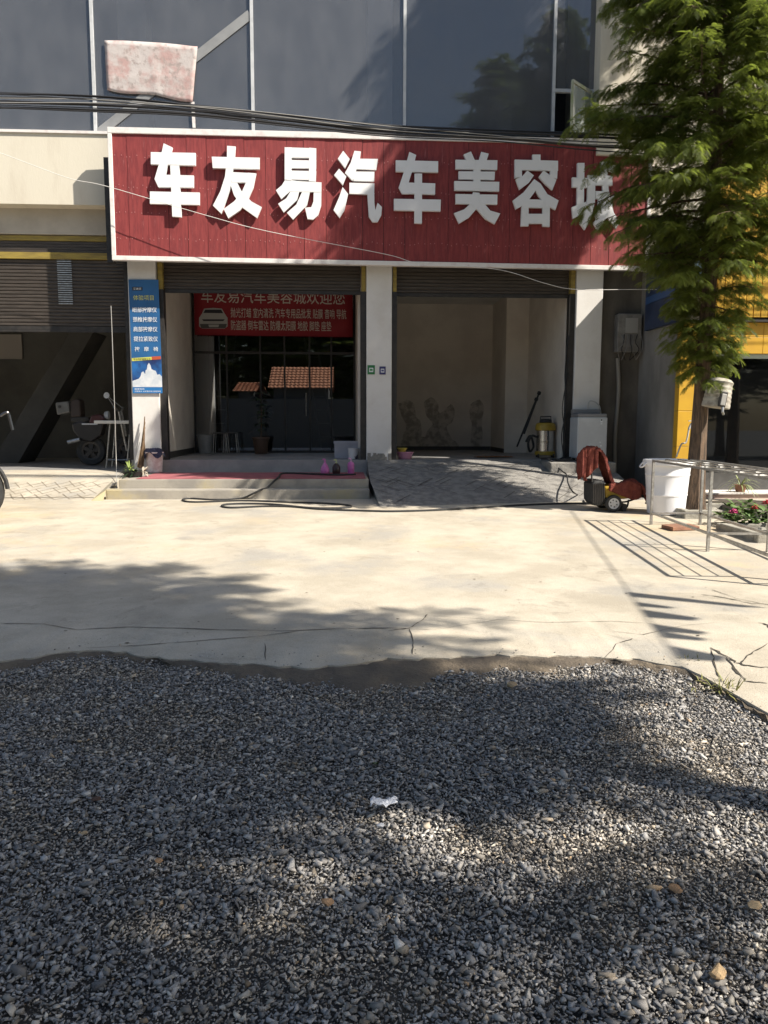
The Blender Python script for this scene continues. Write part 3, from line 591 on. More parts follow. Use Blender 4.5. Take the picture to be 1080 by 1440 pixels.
prect('blue_strip', mat('poster_cyan', (.02,.16,.42), .5), 0,1,0,.053, .006)
ptext('健康热线', .06,.40,.03,.045, M_pw); ptext('关爱家人 从按摩开始 欢迎体验', .06,.95,.010,.024, M_pw)

# ---- two payment stickers on the centre column (codes left blank)
def sticker(px, py, w_, h_, c, lab):
    p = at(px, py, 14.095); t = thing('sticker', lab, 'sticker', p); k = MB(); k.box(p.x-w_/2,p.x+w_/2,14.098,14.106,p.z-h_/2,p.z+h_/2); k.build('plate', mat(lab[:12], c, .5), t)
    k = MB(); k.box(p.x-w_*.28,p.x+w_*.28,14.094,14.098,p.z-h_*.25,p.z+h_*.22); k.build('white_panel', M_pw, t)
    k = MB(); k.box(p.x-w_*.2,p.x+w_*.2,14.0925,14.094,p.z-h_*.12,p.z+h_*.10); k.build('blank_code', mat(lab[:12]+'c', tuple(x*1.3+.03 for x in c), .6), t)
sticker(522,520,.13,.16,(.02,.17,.05),'green framed payment sticker on the centre column')
sticker(538,521,.11,.14,(.045,.045,.15),'purple blue payment sticker on the centre column')

# ---- red banner in the left bay
b00, b10 = at(274,471,17.18), at(496,474,17.18); b01 = at(274,396,17.18); BU = (b10-b00); bwid = BU.length; BU.normalize(); BV = Vector((0,0,1)); bh = b01.z-b00.z
ban = thing('banner', 'red banner with white lettering and a car picture inside the left bay', 'banner', b00)
k = MB(); k.sheet([[b00+BU*(bwid*i/16)+BV*(bh*j/4)+Vector((0,.012*sin(i*1.1),0)) for i in range(17)] for j in range(5)]); k.build('cloth', mat('banner_red', (.30,.018,.028), .7, (.25,.014,.022), 2), ban, smooth=True, solid=.004)
def bt(s_, x0, x1, y0, y1, m=None):
    a = at(x0, y1, 17.15); b = at(x1, y1, 17.15); c = at(x0, y0, 17.15)
    text('lettering', s_, a, BU, BV, (b-a).length, c.z-a.z, m or mat('banner_print', (.62,.56,.5), .6), ban)
bt('车友易汽车美容城欢迎您', 283,485,406,425.5)
bt('抛光打蜡 室内清洗 汽车专用品批发 贴膜 音响 导航', 324.5,487,432.5,446.5); bt('防盗器 倒车雷达 防爆太阳膜 地胶 脚垫 座垫', 325,466,450,464)
def bp(pts, m, name, o=0):
    k = MB(); k.prism([at(x,y,17.145-o) for x,y in pts], (0,.004,0)); k.build(name, m, ban)
bp([(280,447),(284,441),(287,434),(300,433),(312,434),(316,441),(320,447),(320,459),(316,462),(284,462),(280,459)], mat('banner_silver', (.42,.43,.42), .5), 'car_print')
bp([(286,440),(288.5,435.5),(311,435.5),(314,440.5)], M_pk, 'car_glass_print', .006); bp([(284,449),(316,449),(314,451.5),(286,451.5)], M_pk, 'car_grille_print', .006)
bp([(281,455.5),(319,455.5),(317,461.5),(283,461.5)], mat('banner_grey', (.08,.085,.085), .5), 'car_bumper_print', .006)
bp([(293,456.5),(308,456.5),(307,460),(294,460)], mat('banner_silver', (.42,.43,.42), .5), 'car_plate_print', .01)

# ================================================================== TREES
def tree_parts(seed, H=10.2):
    r = np.random.default_rng(seed); rd = random.Random(seed)
    tm = MB(); n = 14; rows = []
    zs_ = np.concatenate([np.linspace(-.25,.6,6), np.linspace(.9,H,26)])
    def axis(z): return Vector((.04*sin(z*.6)+.002*z, .04*sin(z*.8+1), z))
    for z in zs_:
        rad = .112*(1-z/H*.93)+(.05*math.exp(-max(z,0)*3.5)); row = []
        for k in range(n+1):
            a = 2*pi*k/n; fl = 1+.13*sin(a*5+z*.7)+.07*sin(a*9+z*2.3+1)
            row.append(axis(z)+Vector((cos(a)*rad*fl, sin(a)*rad*fl, 0)))
        rows.append(row)
    tm.sheet(rows)
    br = MB(); PZ = [1.95,2.6,3.2,3.7,4.4,5.2,6.2,7.5,9.0,9.5,9.9,10.3]; PR = [.30,.52,.85,1.35,1.6,1.55,1.32,1.15,.9,.65,.3,.05]
    fr = []  # (pos, dir, up, size)
    zb = []; z = 1.95
    while z < H-.1: zb.append(z); z += (.055 if z > 3.2 else .065)*rd.uniform(.6,1.4)
    for i, z in enumerate(zb):
        R = float(np.interp(z, PZ, PR))*rd.uniform(.62,1.14); az = i*2.39996+rd.uniform(-.5,.5); el = rd.uniform(-.15,.75)
        p = axis(z); d = Vector((cos(az)*cos(el), sin(az)*cos(el), sin(el))); pts = [p]; ns = 7
        for s in range(ns):
            d = (d+Vector((rd.gauss(0,.09), rd.gauss(0,.09), -.06+rd.gauss(0,.07)))).normalized(); p = p+d*(R*1.08/ns); pts.append(p)
        r0 = .008+.010*R
        br.tube(pts, [r0*(1-.85*t/ns) for t in range(ns+1)], 4, False)
        nb = max(7, int(R*19))
        for b in range(nb):
            t = .16+.84*(b+rd.random())/nb; f_ = t*ns; j = min(int(f_), ns-1); q = pts[j].lerp(pts[j+1], f_-j); tg = (pts[j+1]-pts[j]).normalized()
            side = 1 if b % 2 else -1; lat = tg.cross(Vector((0,0,1))).normalized()*side
            bd = (tg*rd.uniform(.35,1.0)+lat*rd.uniform(.4,1.1)+Vector((0,0,rd.uniform(-.5,.35)))).normalized(); bl = rd.uniform(.16,.42)*(1.1-.5*t)*(1 if R > .5 else .75)
            bpnts = [q]; dd = bd; nn = 6
            for s in range(nn):
                dd = (dd+Vector((rd.gauss(0,.08), rd.gauss(0,.08), -.085))).normalized(); bpnts.append(bpnts[-1]+dd*bl/nn)
            br.tube(bpnts, [.0045,.004,.0035,.003,.0025,.002,.0015], 3, False)
            for s in range(1, nn+1):
                for sd in (-1, 1):
                    if rd.random() < .12: continue
                    pos = bpnts[s]; tt = (bpnts[s]-bpnts[s-1]).normalized(); lt = tt.cross(Vector((0,0,1)))
                    lt = lt.normalized()*sd if lt.length > 1e-4 else Vector((sd,0,0))
                    fd = (tt*rd.uniform(.3,.9)+lt*rd.uniform(.5,1.1)+Vector((0,0,rd.uniform(-.75,.1)))).normalized()
                    fr.append((pos, fd, rd.uniform(.07,.135)))
            fr.append((bpnts[-1], dd, rd.uniform(.08,.14)))
    # frond: seven pairs of narrow leaflets
    fv = []; ff = []
    for i in range(7):
        t = .08+.86*i/6.5; L_ = .30*(1-.75*abs(t-.45)**1.5*1.3); drop = -.22*t*t
        for sd in (-1, 1):
            b = len(fv); fv += [(t-.045, 0, drop), (t+.075, sd*.02, drop), (t+.17, sd*L_, drop-.05)]; ff.append((b, b+1, b+2) if sd > 0 else (b+1, b, b+2))
    b = len(fv); fv += [(.9,-.03,-.2),(.9,.03,-.2),(1.08,0,-.26)]; ff.append((b,b+1,b+2))
    fv = np.array(fv); ff = np.array(ff); N_ = len(fr); V = np.zeros((N_, len(fv), 3)); C = np.ones((N_, len(fv), 4))
    for i, (p, d, s) in enumerate(fr):
        x = np.array(d); up = np.array([0,0,1.])+r.normal(0,.35,3); y = np.cross(up, x); y /= np.linalg.norm(y)+1e-9; zz = np.cross(x, y)
        V[i] = np.array(p)+s*(fv[:,:1]*x+fv[:,1:2]*y*r.uniform(.8,1.25)+fv[:,2:3]*zz)
        c = r.uniform(.65,1.25); yel = r.random(); C[i,:,:3] = np.array([1+.35*yel,1+.12*yel,.9])*c
    F = (ff[None]+(np.arange(N_)*len(fv))[:,None,None]).reshape(-1,3)
    me = bpy.data.meshes.new('crown'); V = V.reshape(-1,3); me.vertices.add(len(V)); me.vertices.foreach_set('co', V.ravel())
    me.loops.add(F.size); me.loops.foreach_set('vertex_index', F.ravel().astype(np.int32)); me.polygons.add(len(F))
    me.polygons.foreach_set('loop_start', np.arange(0, F.size, 3, dtype=np.int32)); me.polygons.foreach_set('loop_total', np.full(len(F), 3, np.int32)); me.update(calc_edges=True)
    a_ = me.attributes.new('tint', 'FLOAT_COLOR', 'POINT'); a_.data.foreach_set('color', C.ravel()); me.materials.append(M_leaf)
    return tm, br, me, N_
tm, br, crown_me, nf = tree_parts(3)
print('fronds', nf)
TP = Vector((4.80,10.36,.20))
T1 = thing('roadside_tree', 'feathery green tree with peeling brown trunk beside the white barrel', 'tree', TP, 'roadside trees')
o = tm.build('trunk', M_bark, None, smooth=True); o.parent = T1
o2 = br.build('branch', M_bark, None); o2.parent = T1
cr_ = bpy.data.objects.new('crown', crown_me); COL.objects.link(cr_); cr_.parent = T1
T1.rotation_euler.z = 0.6
crb = bpy.data.objects.new('crown', crown_me); COL.objects.link(crb); crb.parent = T1; crb.rotation_euler.z = 2.1; crb.location.z = .15
crc = bpy.data.objects.new('crown', crown_me); COL.objects.link(crc); crc.parent = T1; crc.rotation_euler.z = 4.3; crc.location.z = -.1; crc.scale = (.96,.96,.99)
def copy_tree(loc, rz, s, label, group, lift_=0, two=1):
    t = thing('roadside_tree', label, 'tree', loc, group); t.rotation_euler.z = rz; t.scale = s
    for ch in (o, o2, cr_, crb)[:3+(two > 0)]:
        c = ch.copy(); COL.objects.link(c); c.parent = t
        if lift_: 
            if ch is o: c.scale.z = 1.15
            else: c.location.z += lift_
            if ch is crb and two < 1: c.scale = (two, two, 1)
copy_tree((5.25,.72,0), 3.4, (1.36,1.36,1.05), 'feathery tree right beside the gravel, second of the row', 'roadside trees', 2.7, 1)
copy_tree((5.4,-2.0,0), 4.0, (1.3,1.3,1.0), 'feathery tree behind the photographer, third of the row', 'roadside trees', 2.1, 0)
copy_tree((7.0,11.3,.2), 5.0, (.95,.95,1.0), 'tall feathery tree on the flower bed before the yellow shop', 'roadside trees', 4.3)
for i, (x, y, s) in enumerate([(-13,-21,1.2),(-9.6,-20,1.0),(-6.6,-21.5,1.25),(-3.6,-20.4,1.1),(-.6,-21.3,1.3),(2.6,-20.5,1.05),(6,-21,1.2),(-11,-24,1.4),(-5,-24.5,1.4),(1,-24,1.45),(10,-19,1.2),(14,-20,1.3),(18,-18.5,1.2),(22,-19.5,1.3),(26,-18,1.2),(30,-19,1.35),(34,-18,1.2)]):
    copy_tree((x,y,-.5), i*1.7, (s*1.75,s*1.75,s*.85), 'dark tree in the row across the road', 'trees across the road')

# ---- tiled house across the road (seen mirrored in the shopfront glass)
H = thing('tiled_house', 'low white house with orange tiled roof mirrored in the shopfront glass', 'house', (-3.6,-13.5,-.3))
def roofed(x0, x1, zr, h, yf=-12.0):
    k = MB(); k.box(x0+.3,x1-.3,-17,yf,-.6,zr); k.build('wall', mat('house_wall', (.075,.075,.078), .9, (.04,.04,.042), 2), H)
    rf = MB(); rows = []
    for j in range(9):
        t = j/8; y = yf+.4-2.9*t; z = zr-.05+h*t
        row = [(x, y, z+.045*abs(sin(x*pi/.24))) for x in np.arange(x0, x1, .06)]
        rows.append(row)
        if j < 8: rows.append([(a, b-.001, c+.05) for a, b, c in row])
    rf.sheet(rows); rf.build('roof', mat('roof_tile', (.55,.24,.12), .8, (.42,.17,.09), 9), H)
    k = MB(); k.prism([(x0,yf-2.5,zr+h-.06),(x1,yf-2.5,zr+h-.06),(x1,-17.4,zr),(x0,-17.4,zr)], (0,0,-.06)); k.build('roof', mat('roof_tile', (.55,.24,.12)), H)
k = MB(); k.box(-14,9,-11.3,-11.1,-.6,2.7); k.build('yard_wall', mat('house_wall', (.09,.09,.09)), H)
roofed(-4.35,-.55,3.35,1.4); roofed(-6.4,-4.9,3.15,.65)


# ================================================================== NEIGHBOUR
Nb = thing('yellow_shop', 'bright yellow panelled neighbouring shop with dark window behind the tree', 'building', (6.5,12.6,.25))
def npart(name, m, *boxes, bevel=0.0, parent=None):
    k = MB()
    for b in boxes: k.box(*b)
    return k.build(name, m, parent or Nb, bevel=bevel)
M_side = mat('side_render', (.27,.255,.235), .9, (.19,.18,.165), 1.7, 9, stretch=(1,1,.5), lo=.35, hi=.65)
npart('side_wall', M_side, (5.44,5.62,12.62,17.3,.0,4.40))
npart('wall', M_cream, (5.45,16,14.2,14.5,4.6,11.0))
npart('wall', M_cream, (5.62,16,17.3,17.6,.0,4.6))
for z0, z1 in ((.25,1.05),(1.055,1.62),(1.625,2.52),(2.525,3.02)): npart('pillar_panel', M_yel, (5.40,5.74,12.46,12.62,z0,z1), bevel=.005)
for i in range(9): npart('band_panel', M_yel, (5.745+i*1.0,6.74+i*1.0,12.46,12.8,2.54,2.80), bevel=.004); npart('band_panel', M_yel, (5.745+i*1.0,6.74+i*1.0,12.46,12.8,2.805,3.03), bevel=.004)
for i in range(70): x = 5.78+i*.12; npart('rib', M_yel, (x,x+.105,12.34,12.42,3.10,5.35))
npart('rib_backing', M_black, (5.74,14.2,12.42,12.6,3.06,5.35))
npart('ledge', M_black, (5.7,14.2,12.36,12.62,3.032,3.075))
npart('window_head', mat('pale_green', (.42,.48,.42), .5), (5.745,14.2,12.5,12.62,2.47,2.535))
npart('window_pane', glassmat('neighbour_glass', .0, (.30,.31,.31), .01), (5.745,14.2,12.58,12.59,.62,2.47))
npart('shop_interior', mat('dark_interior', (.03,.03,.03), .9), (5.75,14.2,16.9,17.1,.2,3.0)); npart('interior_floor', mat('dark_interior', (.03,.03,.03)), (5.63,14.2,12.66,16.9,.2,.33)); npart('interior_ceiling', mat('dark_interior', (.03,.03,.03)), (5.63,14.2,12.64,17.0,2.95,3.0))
npart('window_base', mat('dark_base', (.09,.088,.085), .5, (.06,.058,.055), 3), (5.745,14.2,12.56,12.62,.30,.62))
npart('sill', mat('pink_tile', (.45,.33,.28), .6, (.38,.27,.23), 4), (5.72,14.2,12.05,12.56,.16,.31), bevel=.01)
npart('sill', mat('pink_tile', (.45,.33,.28)), (5.72,14.2,11.75,12.05,.12,.22), bevel=.01)
npart('sill', M_frame, (5.73,14.2,12.02,12.57,.312,.335))
# gap cover and roof of the passage
npart('passage_roof', M_side, (5.42,5.9,12.7,14.3,4.402,4.5))
# blue panel on the side wall
t = thing('blue_panel', 'dark blue sign panel high on the grey side wall behind branches', 'sign', (5.3,13.0,3.3))
k = MB(); k.box(5.36,5.435,12.62,13.95,3.05,4.3); k.build('panel', mat('blue_sign', (.018,.03,.07), .5, (.025,.045,.10), 3), t, bevel=.01)
k = MB(); k.box(5.345,5.359,12.68,13.9,3.5,3.62); k.build('stripe', mat('blue_stripe', (.03,.08,.2), .5), t)
# electric meter box on the recess wall
p = at(882,468,14.3); t = thing('meter_box', 'weathered grey electric meter box with loose wires in the dark recess', 'meter box', (p.x,14.3,p.z-.3))
k = MB(); k.box(p.x-.24,p.x+.20,14.12,14.335,p.z-.36,p.z+.32); k.build('case', mat('meter_grey', (.26,.25,.23), .6, (.17,.16,.15), 6), t, bevel=.015)
k = MB(); k.box(p.x-.10,p.x+.12,14.10,14.12,p.z-.02,p.z+.24); k.build('cover', mat('meter_pale', (.34,.33,.31), .5), t)
for i in range(7):
    x = p.x-.18+i*.06; k = MB(); k.tube(smoothpath([(x,14.11,p.z-.05),(x+random.uniform(-.05,.05),14.06,p.z-.2),(x+random.uniform(-.06,.06),14.08,p.z-.33),(x+random.uniform(-.1,.1),14.2,p.z-.5)],4), .008, 4); k.build('wire', [mat('wire_grey', (.22,.21,.2), .6),M_cable][i % 2], t)
k = MB(); k.tube(smoothpath([(5.02,14.3,2.6),(5.06,14.29,2.0),(5.03,14.3,1.2),(5.05,14.31,.6),(5.04,14.3,.3)],4), .035, 8); k.build('drain_pipe', mat('pipe_pale', (.30,.28,.25), .7), None, smooth=True, tag=('pale vertical drain pipe standing in the dark recess', 'pipe'))

# ================================================================== OVERHEAD LINES
cb = thing('cable_bundle', 'bundle of black overhead cables sagging across the top of the sign', 'cables', (0,12.8,6.5))
base = [(-700,118),(-300,131),(-60,142),(130,148),(270,156),(400,169),(540,183),(700,191),(850,201),(1080,210),(1300,214),(1700,214)]
for i in range(15):
    rd = random.Random(i); o1 = rd.uniform(-11,11); ph_ = rd.uniform(0,6); dep = 11.35+rd.uniform(-.12,.12); amp = rd.uniform(1,6)
    pts = [at(x, y+o1*(.75 if 200 < x < 800 else 1.1)+amp*sin(x*.006+ph_)+3*sin(x*.0023+ph_*2), dep) for x, y in base]
    k = MB(); k.tube(smoothpath(pts, 8), rd.choice([.006,.009,.012,.016]), 5); k.build('cable', M_cable if i not in (3,9) else mat('cable_grey', (.30,.29,.27), .6), cb, smooth=True)
k = MB(); k.tube(smoothpath([at(x, y, 13.45) for x, y in [(-160,165),(-30,207),(0,215),(95,250),(150,262),(280,300),(375,325),(540,357),(590,370),(700,379),(765,398),(810,407),(900,407),(960,408),(1060,414)]], 6), .005, 5)
k.build('overhead_wire', mat('wire_white', (.7,.68,.64), .6), smooth=True, tag=('thin white wire drooping across the sign face to the right column', 'wire'))
k = MB(); k.tube(smoothpath([at(156,430,13.95), at(158,480,13.95), at(160,540,13.94), at(162,600,13.95), at(163.5,650,13.93), at(164,688,13.0)], 6), .007, 5)
k.build('hanging_cable', mat('cable_pale', (.33,.32,.30), .6), smooth=True, tag=('thin pale cable hanging straight down beside the left column', 'cable'))

# faded cloth on the upper glass
q = [at(147,57,14.178), at(278,66,14.178), at(271,143,14.178), at(151,127,14.178)]
k = MB(); rows = []
for j in range(15):
    v_ = j/14; row = []
    for i in range(25):
        u_ = i/24; p = (q[0].lerp(q[1],u_)).lerp(q[3].lerp(q[2],u_), v_)
        p = p+Vector((0, -.006-.008*abs(sin(u_*7+v_*3))-.016*math.exp(-((u_-.47-.12*v_)/.035)**2)*v_-.010*math.exp(-((v_-.75+.2*u_)/.06)**2)-.004*random.random(), .02*sin(u_*pi)*(1 if j == 0 else 0)-.02*sin(u_*9)*v_)); row.append(p)
    rows.append(row)
k.sheet(rows); cl = k.build('hanging_cloth', mat('faded_cloth', (.46,.31,.29), .9, (.52,.47,.45), 3.5, 8, lo=.4, hi=.6, col3=(.36,.30,.28), scale3=11, lo3=.52, hi3=.66, bump=.25, bscale=10, bdist=.03), smooth=True, solid=.003, tag=('faded pink and white crumpled cloth hanging on the upper glass', 'cloth'))
k = MB(); p = at(270,143,14.17); k.prism([p+Vector((-.02,0,0)), p+Vector((.04,0,0)), p+Vector((.05,0,-.42)), p+Vector((.0,0,-.42))], (0,.003,0)); k.build('loose_strip', M_frame, cl)

# ================================================================== THINGS ON THE STEPS AND PORCH
def bucket(name, lab, c, r0, r1, h, m, cat, handle=True, inside=None, fill=.9, group=None):
    t = thing(name, lab, cat, c, group); prof = [(r0*.9,.0),(r0,.006),(r0+(r1-r0)*.5,h*.5),(r1*.985,h*.93),(r1*1.05,h*.94),(r1*1.06,h*.985),(r1*1.02,h),(r1*.95,h*.985),(r1*.93,h*.9),(r0*.9,h*.12),(0,h*.11)]
    k = MB(); k.lathe(prof, c, 28); b = k.build('body', m, t, smooth=True)
    if handle:
        k = MB(); k.tube([Vector(c)+Vector((cos(a)*r1*1.07, -.02-abs(sin(a))*r1*.25, h*.9-sin(a)*r1*.75)) for a in np.linspace(0, pi, 12)], .004, 5); k.build('handle', M_steel, t, smooth=True)
    if inside: k = MB(); k.lathe([(0,h*fill),(r1*.9,h*fill)], c, 20); k.build('contents', inside, t)
    return t
c = zp(217,664,.536); c.y = 13.93; c.z = .541; c.x = at(218,664,13.93).x
bk = bucket('paint_bucket', 'white paint bucket with navy rag on top below the blue poster', c, .125,.15,.36, mat('bucket_print', (.70,.62,.60), .5, (.55,.42,.40), 14, 6), 'bucket')
k = MB(); rows = []
for j in range(7):
    rr = .03+.15*j/6; rows.append([c+Vector((cos(a)*rr*(1+.12*sin(a*5+j)), sin(a)*rr*(1+.12*sin(a*5+j)), .40+.03*sin(a*3+j)-(.15 if j == 6 else .06 if j == 5 else 0)*(.7+.4*sin(a*4)))) for a in np.linspace(0, 2*pi, 25)])
k.sheet(rows); k.build('rag', mat('navy_rag', (.02,.022,.05), .9, (.05,.05,.09), 20), smooth=True, tag=('navy rag bunched over the rim of the paint bucket', 'rag'))
# bundle of twigs
tb = at(198,657,13.9); tt_ = at(203,586,14.06)
t = thing('twig_broom', 'brown twig broom leaning upright against the left column', 'broom', tb)
for i in range(16):
    k = MB(); a = tb+Vector((random.gauss(0,.035), random.gauss(0,.03), random.uniform(-.02,.02))); a.z = max(a.z,.54); b = tt_+Vector((random.gauss(0,.012), random.uniform(-.03,.0), random.uniform(-.35,.0)*(i > 2)))
    k.tube([a, a.lerp(b,.5)+Vector((random.gauss(0,.015),0,0)), b], [.011,.009,.004], 5); k.build('twig', mat('twig', (.22,.14,.08), .9, (.14,.09,.05), 12), t)
# leafy pot at the step's left end
def leaves(mb, c, n, L0, L1, wd, spread=1.0, up=.6, seed=0, seg=4):
    rd = random.Random(seed)
    for i in range(n):
        az = rd.uniform(0, 2*pi); el = rd.uniform(.1,1.2)*up+.15; L = rd.uniform(L0, L1); d = Vector((cos(az)*cos(el)*spread, sin(az)*cos(el)*spread, sin(el))); p = Vector(c)+Vector((cos(az), sin(az), 0))*rd.uniform(0,.03)
        sd = Vector((-sin(az), cos(az), 0)); pts = []
        for s in range(seg+1):
            t_ = s/seg; wv_ = wd*sin(pi*min(.97, .12+.86*t_))*rd.uniform(.9,1.1); pts.append([p-sd*wv_, p+sd*wv_]); d = (d+Vector((0,0,-.28))).normalized(); p = p+d*L/seg
        mb.sheet(pts)
pc = zp(188,667,.53); pc.y = 12.95; pc.x = at(188,667,12.95).x; pc.z = .532
t = thing('potted_plant', 'dark glossy leafy plant spilling from a black tray at the step end', 'plant', pc)
k = MB(); k.lathe([(.12,0),(.17,.07),(.18,.09),(.165,.09),(.15,.05),(0,.05)], pc, 20); k.build('tray', M_rubber, t, smooth=True)
k = MB(); leaves(k, pc+Vector((0,0,.06)), 60, .14, .30, .022, 1.1, .7, 3); k.build('leaf_cluster', mat('dark_leaf', (.02,.035,.02), .3, (.03,.05,.025), 8), t, smooth=True)
k = MB(); leaves(k, pc+Vector((-.10,.12,.12)), 22, .10, .2, .012, 1, 1.0, 4); k.build('pale_shoot', mat('pale_leaf', (.20,.26,.06), .5), t, smooth=True)
k = MB(); leaves(k, pc+Vector((.14,.05,.08)), 14, .10, .2, .02, 1, .8, 5); k.build('dry_leaf', mat('dry_leaf', (.38,.33,.26), .8), t, smooth=True)

# bottles
def bottle(px, lab, prof, m, capm, y=13.55):
    c = at(px, 667, y); c.z = .542; t = thing('spray_bottle', lab, 'bottle', c); k = MB(); k.lathe(prof, c, 18); k.build('body', m, t, smooth=True)
    zt = prof[-1][1]; k = MB(); k.lathe([(.016,zt),(.018,zt+.02),(.012,zt+.03),(.011,zt+.05),(.004,zt+.055)], c, 10); k.box(c.x-.045,c.x+.012,c.y-.009,c.y+.009,c.z+zt+.045,c.z+zt+.068); k.build('spray_head', capm, t)
M_pink = mat('pink_liquid', (.55,.13,.38), .35, (.62,.22,.45), 6); 
bottle(457, 'teardrop pink bottle, left of the three bottles on the mat', [(.06,0),(.078,.02),(.08,.06),(.06,.12),(.03,.17),(.02,.19)], M_pink, M_pink)
bottle(473, 'bottle of dark liquid with pale green head between the pink bottles', [(.065,0),(.07,.02),(.07,.11),(.05,.15),(.02,.18)], mat('dark_liquid', (.03,.012,.012), .3), mat('lime_plastic', (.45,.52,.25), .4))
bottle(493.5, 'straight pink bottle beside the grey crate', [(.055,0),(.06,.015),(.06,.16),(.045,.19),(.02,.205)], M_pink, mat('pale_pink', (.6,.35,.5), .4), 13.6)
# crate and small bucket on the shop floor
c = at(489,645,14.95); c.z = .752
t = thing('plastic_crate', 'grey white open plastic crate just inside the left opening', 'crate', c)
k = MB(); x0, x1, y0, y1, z0, z1 = c.x-.25, c.x+.22, c.y-.16, c.y+.18, .753, 1.06; tk = .012
for b in [(x0,x1,y0,y0+tk,z0,z1),(x0,x1,y1-tk,y1,z0,z1),(x0,x0+tk,y0+tk,y1-tk,z0,z1),(x1-tk,x1,y0+tk,y1-tk,z0,z1),(x0+tk,x1-tk,y0+tk,y1-tk,z0,z0+tk)]: k.box(*b)
k.build('body', mat('crate_grey', (.42,.41,.45), .5, (.36,.35,.38), 5), t)
for b in [(x0-.015,x1+.015,y0-.015,y0-.001,z1-.035,z1+.006),(x0-.015,x1+.015,y1+.001,y1+.015,z1-.035,z1+.006),(x0-.015,x0-.001,y0-.001,y1+.001,z1-.035,z1+.006),(x1+.001,x1+.015,y0-.001,y1+.001,z1-.035,z1+.006)]:
    k = MB(); k.box(*b); k.build('rim', mat('crate_grey', (.4,.4,.4)), t)
c = at(497,647,14.45); c.z = .752; bucket('paint_tin', 'small white tin with dark print standing before the grey crate', c, .09,.10,.20, mat('tin_print', (.62,.60,.60), .4, (.10,.07,.09), 9, 3, lo=.55, hi=.62), 'tin', False)
# items by the glass partition
c = at(289,637,16.85); c.z = .752; bucket('waste_bin', 'grey plastic waste bin by the left wall of the left bay', c, .13,.17,.40, mat('bin_grey', (.27,.27,.26), .5, (.22,.22,.21), 5), 'bin', False)
for i, (px, lb) in enumerate([(311,'thin legged steel stool next to the waste bin'),(325,'thin legged steel stool nearest the brown plant pot')]):
    c = at(px, 637, 16.8+.12*i); c.z = .752; t = thing('stool', lb, 'stool', c, 'stools in the left bay')
    k = MB(); k.box(c.x-.14,c.x+.14,c.y-.14,c.y+.14,1.175,1.20); k.build('seat', mat('stool_seat', (.06,.055,.05), .5), t, bevel=.008)
    for sx in (-1,1):
        for sy in (-1,1): k = MB(); k.tube([(c.x+sx*.15,c.y+sy*.15,.752),(c.x+sx*.12,c.y+sy*.12,1.175)], .011, 6); k.build('leg', M_steel, t)
c = at(367,638,16.75); c.z = .752; t = thing('potted_plant', 'slender green plant in a brown pot before the glass partition', 'plant', c)
k = MB(); k.lathe([(.12,0),(.13,.01),(.17,.30),(.19,.31),(.19,.35),(.165,.35),(.16,.30),(0,.30)], c, 20); k.build('pot', mat('brown_pot', (.10,.06,.04), .5), t, smooth=True)
k = MB(); k.tube([c+Vector((0,0,.3)), c+Vector((.03,0,.8)), c+Vector((0,.02,1.3))], [.012,.01,.005], 5); k.build('stem', M_bark, t)
k = MB()
for i in range(7): leaves(k, c+Vector((random.uniform(-.12,.12), random.uniform(-.1,.1), .5+i*.13)), 10, .12, .26, .028, 1, .6, 20+i)
k.build('leaf_cluster', mat('house_leaf', (.06,.10,.04), .4, (.04,.07,.03), 7), t, smooth=True)
# ladders in the dark back room
M_lad = mat('ladder_alu', (.6,.6,.58), .4, metal=.3)
for nm, a, b in [('aluminium ladder leaning left behind the glass partition', at(300,560,18.2), at(330,430,19.5)), ('aluminium ladder leaning right behind the glass partition', at(462,590,18.2), at(428,430,19.5))]:
    a.z = .76; t = thing('ladder', nm, 'ladder', a, 'ladders behind the glass'); off = Vector((.17,.05,0))
    for sg in (-1,1): k = MB(); k.bar(a+off*sg, b+off*sg*.75, .03, .06); k.build('rail', M_lad, t)
    n = 11
    for i in range(1,n): p = a.lerp(b, i/n); s = 1-.25*i/n; k = MB(); k.tube([p-off*s, p+off*s], .014, 6); k.build('rung', M_lad, t)

# basins and stick by the centre column
def basin(px, py, z, r, h, lab, m):
    c = at(px, py, 14.45); c.z = z; t = thing('basin', lab, 'basin', c); k = MB(); k.lathe([(r*.7,0),(r*.74,.004),(r*.95,h*.9),(r*1.08,h*.93),(r*1.08,h),(r*.93,h),(r*.68,.014),(0,.012)], c, 26); k.build('body', m, t, smooth=True)
    k = MB(); k.lathe([(r*.955,h*.70),(r*.985,h*.72),(r*.985,h*.77),(r*.955,h*.78)], c, 26); k.build('band', m, t, smooth=True)
basin(569.5,645,.752,.155,.13,'pink plastic basin under the yellow one beside the centre column', mat('pink_plastic', (.62,.30,.42), .4))
basin(565.5,636,.885,.09,.07,'small yellow basin resting on the pink basin', mat('yellow_plastic', (.62,.50,.08), .4))
k = MB(); k.tube([at(557.5,648,14.4), at(557,630,14.42), at(556.5,613,14.45)], .007, 6); k.build('stick', mat('pale_stick', (.62,.56,.45), .7), tag=('pale thin stick upright against the centre column beside the basins', 'stick'))

